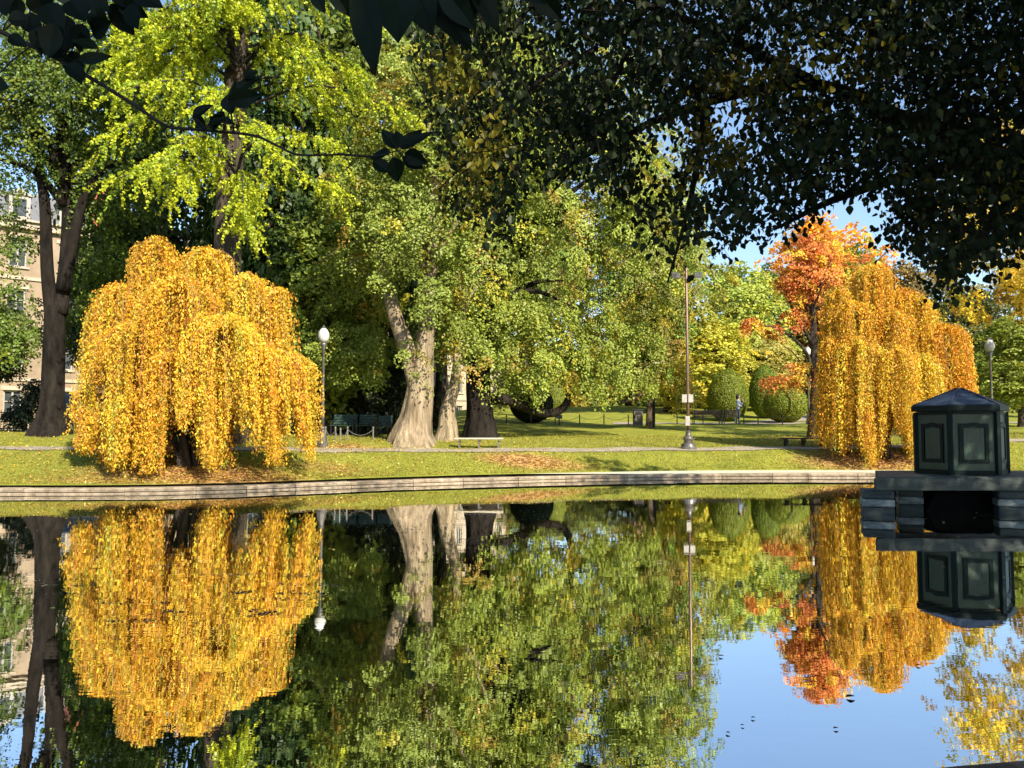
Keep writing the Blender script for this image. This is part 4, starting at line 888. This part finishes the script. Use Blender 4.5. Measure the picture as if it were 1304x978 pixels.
# bin and sign
g = G(812, 46.4); root = empty('litter_bin', g, 'dark square litter bin at the far lawn fence', 'bin')
m = MB(); m.box(g+[0, 0, .42], (.52, .5, .9)); m.build('body', rough_mat('bin_dark', (.02,.025,.022), (.16,.15,.12), 4, .6, .2), root, bevel=.02)
m = MB(); m.box(g+[0, 0, .90], (.6, .58, .07)); m.build('lid', IRON, root, bevel=.02)
m = MB(); m.box(g+[0, -.26, .72], (.34, .02, .16)); m.build('opening', DARKC, root)
g = G(712, 46.4); root = empty('garden_sign', g, 'small dark plaque on a short post by the far lawn fence', 'sign')
m = MB(); m.box(g+[0, 0, .22], (.07, .06, .5)); m.build('post', IRON, root)
m = MB(); m.box(g+[0, -.03, .5], (.36, .03, .26), rx=-.5); m.build('plaque', GREYM, root, bevel=.01)

# ------------------------------------------------------------------ kiosk on dock
zd = .72; Dk = 16.75; kc = np.array([(1222-CX)/F*Dk, Dk, zd]); RR = .87
root = empty('green_kiosk', kc, 'dark green hexagonal kiosk with panelled sides and low pointed roof on the dock', 'kiosk')
A0 = R(-102)  # centre face normal direction
hh = 1.30
def hexpt(r, k, z, off=0): a = A0+R(30)+R(60)*k+off; return kc+np.array([r*math.cos(a), r*math.sin(a), z])
m = MB(); Vv = [hexpt(RR, k, z) for z in (.0, hh) for k in range(6)]
m.add(Vv, [(k, (k+1) % 6, 6+(k+1) % 6, 6+k) for k in range(6)]+[tuple(range(6))[::-1], tuple(range(6, 12))]); m.build('wall', GREENP, root)
for k in range(6):
    p = hexpt(RR+.006, k, 0); a = A0+R(30)+R(60)*k; m = MB(); m.box(p+[0, 0, hh/2], (.09, .10, hh-.02), a); m.build('corner_post', GREEND, root, bevel=.008)
ap = RR*math.cos(R(30))
for k in range(6):
    a = A0+R(60)*k; nrm = np.array([math.cos(a), math.sin(a), 0]); tg = np.array([-nrm[1], nrm[0], 0]); c0 = kc+nrm*ap
    def fp(u, z, o): return c0+tg*u+nrm*o+np.array([0, 0, z])
    # moulding ring with shaped top
    def outline(w, zb, zt):
        pts = [(-w, zb), (w, zb), (w, zt)]
        for t in np.linspace(1, -1, 15)[1:-1]:
            x = t*w; z = zt + (.045*(math.cos(t*math.pi*1.9)*.0+ (1-abs(t)**2)*.5 + .35*math.cos(t*6.28)*.6-.2 if abs(t) < .9 else 0))
            pts.append((x, z))
        pts.append((-w, zt)); return pts
    o1 = outline(.275, .24, 1.05); o2 = outline(.205, .315, .965); n = len(o1); m = MB()
    Vv = [fp(x, z, .003) for x, z in o1]+[fp(x, z, .03) for x, z in o1]+[fp(x, z, .03) for x, z in o2]+[fp(x, z, .003) for x, z in o2]
    m.add(Vv, [(i*n+j, i*n+(j+1) % n, (i+1)*n+(j+1) % n, (i+1)*n+j) for i in range(3) for j in range(n)]); fm = m.build('panel_moulding', GREEND, root)
    m = MB(); m.box(fp(0, .64, .006), (.012, .38, .62), a); m.build('panel', GREENP, fm, bevel=.004)
    m = MB(); m.box(fp(0, .05, .012), (.03, RR-.12, .10), a); m.build('skirting', GREEND, root)
    m = MB(); m.box(fp(0, hh-.03, .012), (.03, RR-.12, .06), a); m.build('head_rail', GREEND, root)
m = MB(); ev = [hexpt(RR*1.10, k, hh+.01) for k in range(6)]+[hexpt(RR*1.10, k, hh+.12) for k in range(6)]+[hexpt(RR*1.07, k, hh+.135) for k in range(6)]
m.add(ev, [(k, (k+1) % 6, 6+(k+1) % 6, 6+k) for k in range(6)]+[(6+k, 6+(k+1) % 6, 12+(k+1) % 6, 12+k) for k in range(6)]+[tuple(range(6))[::-1], tuple(range(12, 18))]); m.build('fascia', GREEND, root)
m = MB(); Vv = [hexpt(RR*1.06, k, hh+.138) for k in range(6)]+[hexpt(.05, k, hh+.50) for k in range(6)]
m.add(Vv, [(k, (k+1) % 6, 6+(k+1) % 6, 6+k) for k in range(6)]+[tuple(range(6))[::-1], tuple(range(6, 12))])
for k in range(6): m.tube([hexpt(RR*1.06, k, hh+.142), hexpt(.05, k, hh+.505)], .014, 6)
m.build('roof', ROOFM, root)

root = empty('dock', (kc[0], 16.5, 0), 'dark timber dock on stone piers carrying the kiosk', 'dock')
x0 = (1110-CX)/F*15.45; x1 = (1420-CX)/F*15.45
m = MB(); yy = 15.45; nb = 12
xl = lambda y: (1112-CX)/F*y
for k in range(nb): m.box(((xl(yy+.2+k*.2)+x1)/2, yy+.10+k*.2, zd-.03), (x1-xl(yy+.2+k*.2), .19, .06))
m.build('deck', DOCKM, root, bevel=.006)
m = MB(); m.box(((x0+x1)/2, yy-.032, zd-.14), (x1-x0, .06, .24)); ya = yy+2.4; m.box(((xl(yy)+xl(ya))/2+.05, (yy+ya)/2, zd-.14), (.06, 2.6, .24), math.atan2(-(xl(ya)-xl(yy)), 2.4)); m.build('fascia', DOCKM, root, bevel=.012)
BAND = rough_mat('pier_pale_band', (.07,.09,.095), (.28,.33,.34), 4, .7, .4, 14, (1, 1, 2))
BUMP = rough_mat('pier_stone', (.012,.02,.02), (.06,.08,.08), 3, .7, .5, 10, (1, 1, 3))
for px0, px1, Dp, hp, dp in ((1102, 1140, 15.5, .46, .7), (1145, 1174, 16.1, .455, .5), (1275, 1330, 15.5, .46, .7), (1345, 1400, 15.5, .46, .7)):
    a, b = (px0-CX)/F*Dp, (px1-CX)/F*Dp; m = MB()
    for z0_, z1_, k_, mi in ((-.3, .13, .97, 0), (.135, .285, 1.0, 1), (.29, hp, .96, 0)): m.box(((a+b)/2, Dp+dp/2-.1, (z0_+z1_)/2), ((b-a)*k_, dp*k_, z1_-z0_), R(-20), mi)
    m.build('pier', [BUMP, BAND], root, bevel=.03)
# dark hull-like float below the deck
m = MB(); xa, xb = (1172-CX)/F*16, (1277-CX)/F*16
prof = [(xa+.28, .0-.2), (xa+.05, .0), (xa+.12, .12), (xa+.32, .45), (xb-.30, .45), (xb-.12, .12), (xb-.02, 0), (xb-.28, -.2)]
n = len(prof); Vv = [(x, y, z) for y in (16.0, 17.8) for x, z in prof]
m.add(Vv, [(j, (j+1) % n, n+(j+1) % n, n+j) for j in range(n)]+[tuple(range(n))[::-1], tuple(range(n, 2*n))]); m.build('float', rough_mat('float_black', (.003,.003,.004), (.006,.006,.006), 4, .9, .2, spec=.05), root)

# ------------------------------------------------------------------ person
def person():
    D = 48.9; g = G(940, D); root = empty('person', g, 'person in pale top and blue jeans standing with raised arm on the far path', 'person')
    J = [(0,0,.93),(0,0,1.08),(0,-.02,1.25),(0,-.01,1.42),(0.01,-.01,1.50),(.02,-.03,1.56),(.03,-.04,1.66),(.03,-.03,1.75),
         (.17,0,1.41),(.21,-.16,1.2),(.10,-.30,1.40),(.05,-.24,1.56),   # right arm raised to face
         (-.17,0,1.41),(-.22,-.05,1.15),(-.08,-.24,1.08),(.0,-.29,1.10),
         (.09,0,.88),(.11,-.02,.50),(.12,.02,.09),(.13,-.12,.04),
         (-.09,0,.88),(-.14,.06,.50),(-.22,.18,.11),(-.19,.06,.05)]
    E = [(0,1),(1,2),(2,3),(3,4),(4,5),(5,6),(6,7),(3,8),(8,9),(9,10),(10,11),(3,12),(12,13),(13,14),(14,15),(0,16),(16,17),(17,18),(18,19),(0,20),(20,21),(21,22),(22,23)]
    rd = [.14,.125,.145,.12,.06,.06,.095,.07,.065,.05,.04,.035,.065,.05,.04,.035,.095,.065,.045,.04,.095,.065,.045,.04]
    me = bpy.data.meshes.new('p'); me.from_pydata([tuple(v) for v in J], E, []); o = bpy.data.objects.new('tmp', me); COL.objects.link(o)
    md = o.modifiers.new('s', 'SKIN'); sv = me.skin_vertices[0].data
    for i, r_ in enumerate(rd): sv[i].radius = (r_, r_*.85)
    sv[0].use_root = True
    o.modifiers.new('sub', 'SUBSURF').levels = 2
    dg = bpy.context.evaluated_depsgraph_get(); m2 = bpy.data.meshes.new_from_object(o.evaluated_get(dg)); bpy.data.objects.remove(o)
    b = link('body', m2, [SKIN, SHIRT, JEANS, DARKC], root, loc=(0, 0, 0)); m2.materials.clear()
    for x in (SKIN, SHIRT, JEANS, DARKC): m2.materials.append(x)
    for p in m2.polygons:
        c = p.center; z = c.z; p.use_smooth = True
        p.material_index = 3 if z < .10 else 2 if z < .95 else 0 if (z > 1.50 or (c.y < -.24 and z > 1.0)) else 1
    h = MB(); h.lathe((.03, -.0, 1.60), [(.05, -.10), (.10, -.02), (.118, .08), (.11, .15), (.07, .20), (.02, .22)], 14)
    h.build('hair', DARKC, root, smooth=True, loc=(0, .035, 0))
    n_ = MB(); n_.box((.03, -.135, 1.655), (.025, .03, .03), taper=.6); n_.build('nose', SKIN, root, loc=(0, 0, 0))
    bg = MB(); bg.box((.0, -.33, 1.12), (.22, .08, .16)); bg.build('pouch', DARKC, root, loc=(0, 0, 0), bevel=.02)
    root.rotation_euler.z = R(60)
person()

# ------------------------------------------------------------------ floating things
def wp(px, py):
    xc, yc = (px-CX)/F, (CY-py)/F; d = np.array([xc, CP-yc*SP, SP+yc*CP]); t = -H/d[2]; return np.array([d[0]*t, d[1]*t, 0])
fl = [(915, 836, .05, 'small dark leaf floating at the left side of the open blue reflection'), (1046, 875, .035, 'tiny leaf floating just up and left of the largest floating leaf'), (1077, 889, .075, 'largest dark curled leaf floating in the middle of the blue reflection'),
      (1061, 929, .04, 'small dark leaf floating below the largest floating leaf'), (956, 915, .035, 'small leaf floating, upper one of the three in the lower left of the blue reflection'), (943, 925, .03, 'tiny leaf floating, middle one of the three in the lower left of the blue reflection'),
      (924, 934, .035, 'small leaf floating, lowest of the three in the lower left of the blue reflection'), (1166, 848, .045, 'dark leaf floating near the reflection of the right golden tree'), (1200, 665, .06, 'pale yellow leaf floating under the dock'), (893, 811, .04, 'small leaf floating close to the reflected pole')]
for i, (px, py, sz, lab) in enumerate(fl):
    p = wp(px, py); a = random.uniform(-.6, .6); A = np.array([[math.cos(a), math.sin(a), .12]]); sz *= .8
    Vq = ovate(np.array([p+[0, 0, .006]]), norm(A), np.array([[.1, .1, 1.0]]), np.array([sz]), np.array([sz*.75]), .5)
    c = np.array([[.55, .42, .15]]) if 'yellow' in lab else np.array([[.05, .035, .02]])
    o = link('floating_leaf', bulk_mesh(Vq, 4, np.repeat(c, 4, 0)), LEAF); tag(o, lab, 'leaf', 'leaves floating on the pond')
# scum flecks
r = np.random.default_rng(5); Cs = []
for _ in range(70):
    if r.uniform() < .72: y0, x0_ = r.uniform(650, 702), r.uniform(430, 860)
    else: y0, x0_ = r.uniform(690, 800), r.uniform(30, 400)
    n = int(r.uniform(10, 60)); ln = r.uniform(20, 120)
    for k in range(n): Cs.append(wp(x0_+r.uniform(-.5, .5)*ln, y0+r.normal()*1.0))
for _ in range(140): Cs.append(wp(r.uniform(0, 1304), r.uniform(630, 760)))
C = np.array(Cs); C[:, 2] = .004; n = len(C); th = r.uniform(0, 2*np.pi, n); A = np.stack([np.cos(th), np.sin(th), 0*th], 1); B = np.stack([-np.sin(th), np.cos(th), 0*th], 1)
L = r.uniform(.012, .045, n); cc = np.array([[.10, .08, .05], [.3, .27, .2], [.05, .04, .03], [.04,.05,.02]])[r.integers(0, 4, n)]
tag(link('floating_debris', bulk_mesh(quads(C, A, B, L, L*.7), 4, cc), LEAF), kind='stuff')

Cs = []
for _ in range(420):
    px_ = r.uniform(40, 1150); y0 = 545+F*H/float(wallD(px_))
    Cs.append(wp(px_, y0+2+r.exponential(9 if px_ < 430 else 4)))
for _ in range(90): Cs.append(wp(r.uniform(0, 1304), r.uniform(640, 800)))
C = np.array(Cs); C[:, 2] = .005; n = len(C); th = r.uniform(0, 2*np.pi, n); A = np.stack([np.cos(th), np.sin(th), r.uniform(-.1, .1, n)], 1); B = np.stack([-np.sin(th), np.cos(th), 0*th], 1)
L = r.uniform(.03, .075, n); cc = np.array([[.6, .42, .06], [.45, .25, .07], [.2, .11, .05], [.5, .45, .12]])[r.integers(0, 4, n)]
tag(link('floating_leaf_litter', bulk_mesh(quads(C, A, B, L, L*.7), 4, cc), LEAF), kind='stuff')

# ------------------------------------------------------------------ world, sun, camera
EL = R(36); to_sun = np.array([.55, -.835, 0]); to_sun /= np.linalg.norm(to_sun)
dirs = Vector((to_sun[0]*math.cos(EL), to_sun[1]*math.cos(EL), math.sin(EL)))
w = bpy.data.worlds.new('World'); S.world = w; w.use_nodes = True; nt = w.node_tree
bg = nt.nodes['Background']; sky = nt.nodes.new('ShaderNodeTexSky'); sky.sky_type = 'NISHITA'; sky.sun_disc = False
sky.sun_elevation = EL; sky.sun_rotation = math.atan2(dirs.x, dirs.y); sky.air_density = 1.0; sky.dust_density = .25; sky.ozone_density = 1.9
nt.links.new(sky.outputs[0], bg.inputs[0]); bg.inputs[1].default_value = .12
sl = bpy.data.lights.new('sun', 'SUN'); sl.energy = 4.6; sl.angle = R(.5); sl.color = (1, .90, .74)
so = bpy.data.objects.new('sun', sl); COL.objects.link(so); so.rotation_euler = dirs.to_track_quat('Z', 'Y').to_euler()
cd = bpy.data.cameras.new('camera'); cam = bpy.data.objects.new('camera', cd); COL.objects.link(cam); S.camera = cam
cam.location = (0, 0, H); cam.rotation_euler = (R(90)+PITCH, 0, 0); cd.sensor_width = 36; cd.lens = 36*F/1304; cd.clip_start = .05; cd.clip_end = 3000
vs = S.view_settings; vs.view_transform = 'Standard'; vs.look = 'None'; vs.gamma = 1; vs.use_curve_mapping = False; vs.exposure = 1.05
cy = S.cycles; cy.max_bounces = 6; cy.diffuse_bounces = 2; cy.glossy_bounces = 2; cy.transmission_bounces = 3; cy.transparent_max_bounces = 4
cy.caustics_reflective = False; cy.caustics_refractive = False; cy.use_adaptive_sampling = True; cy.adaptive_threshold = .02
S.render.use_persistent_data = False
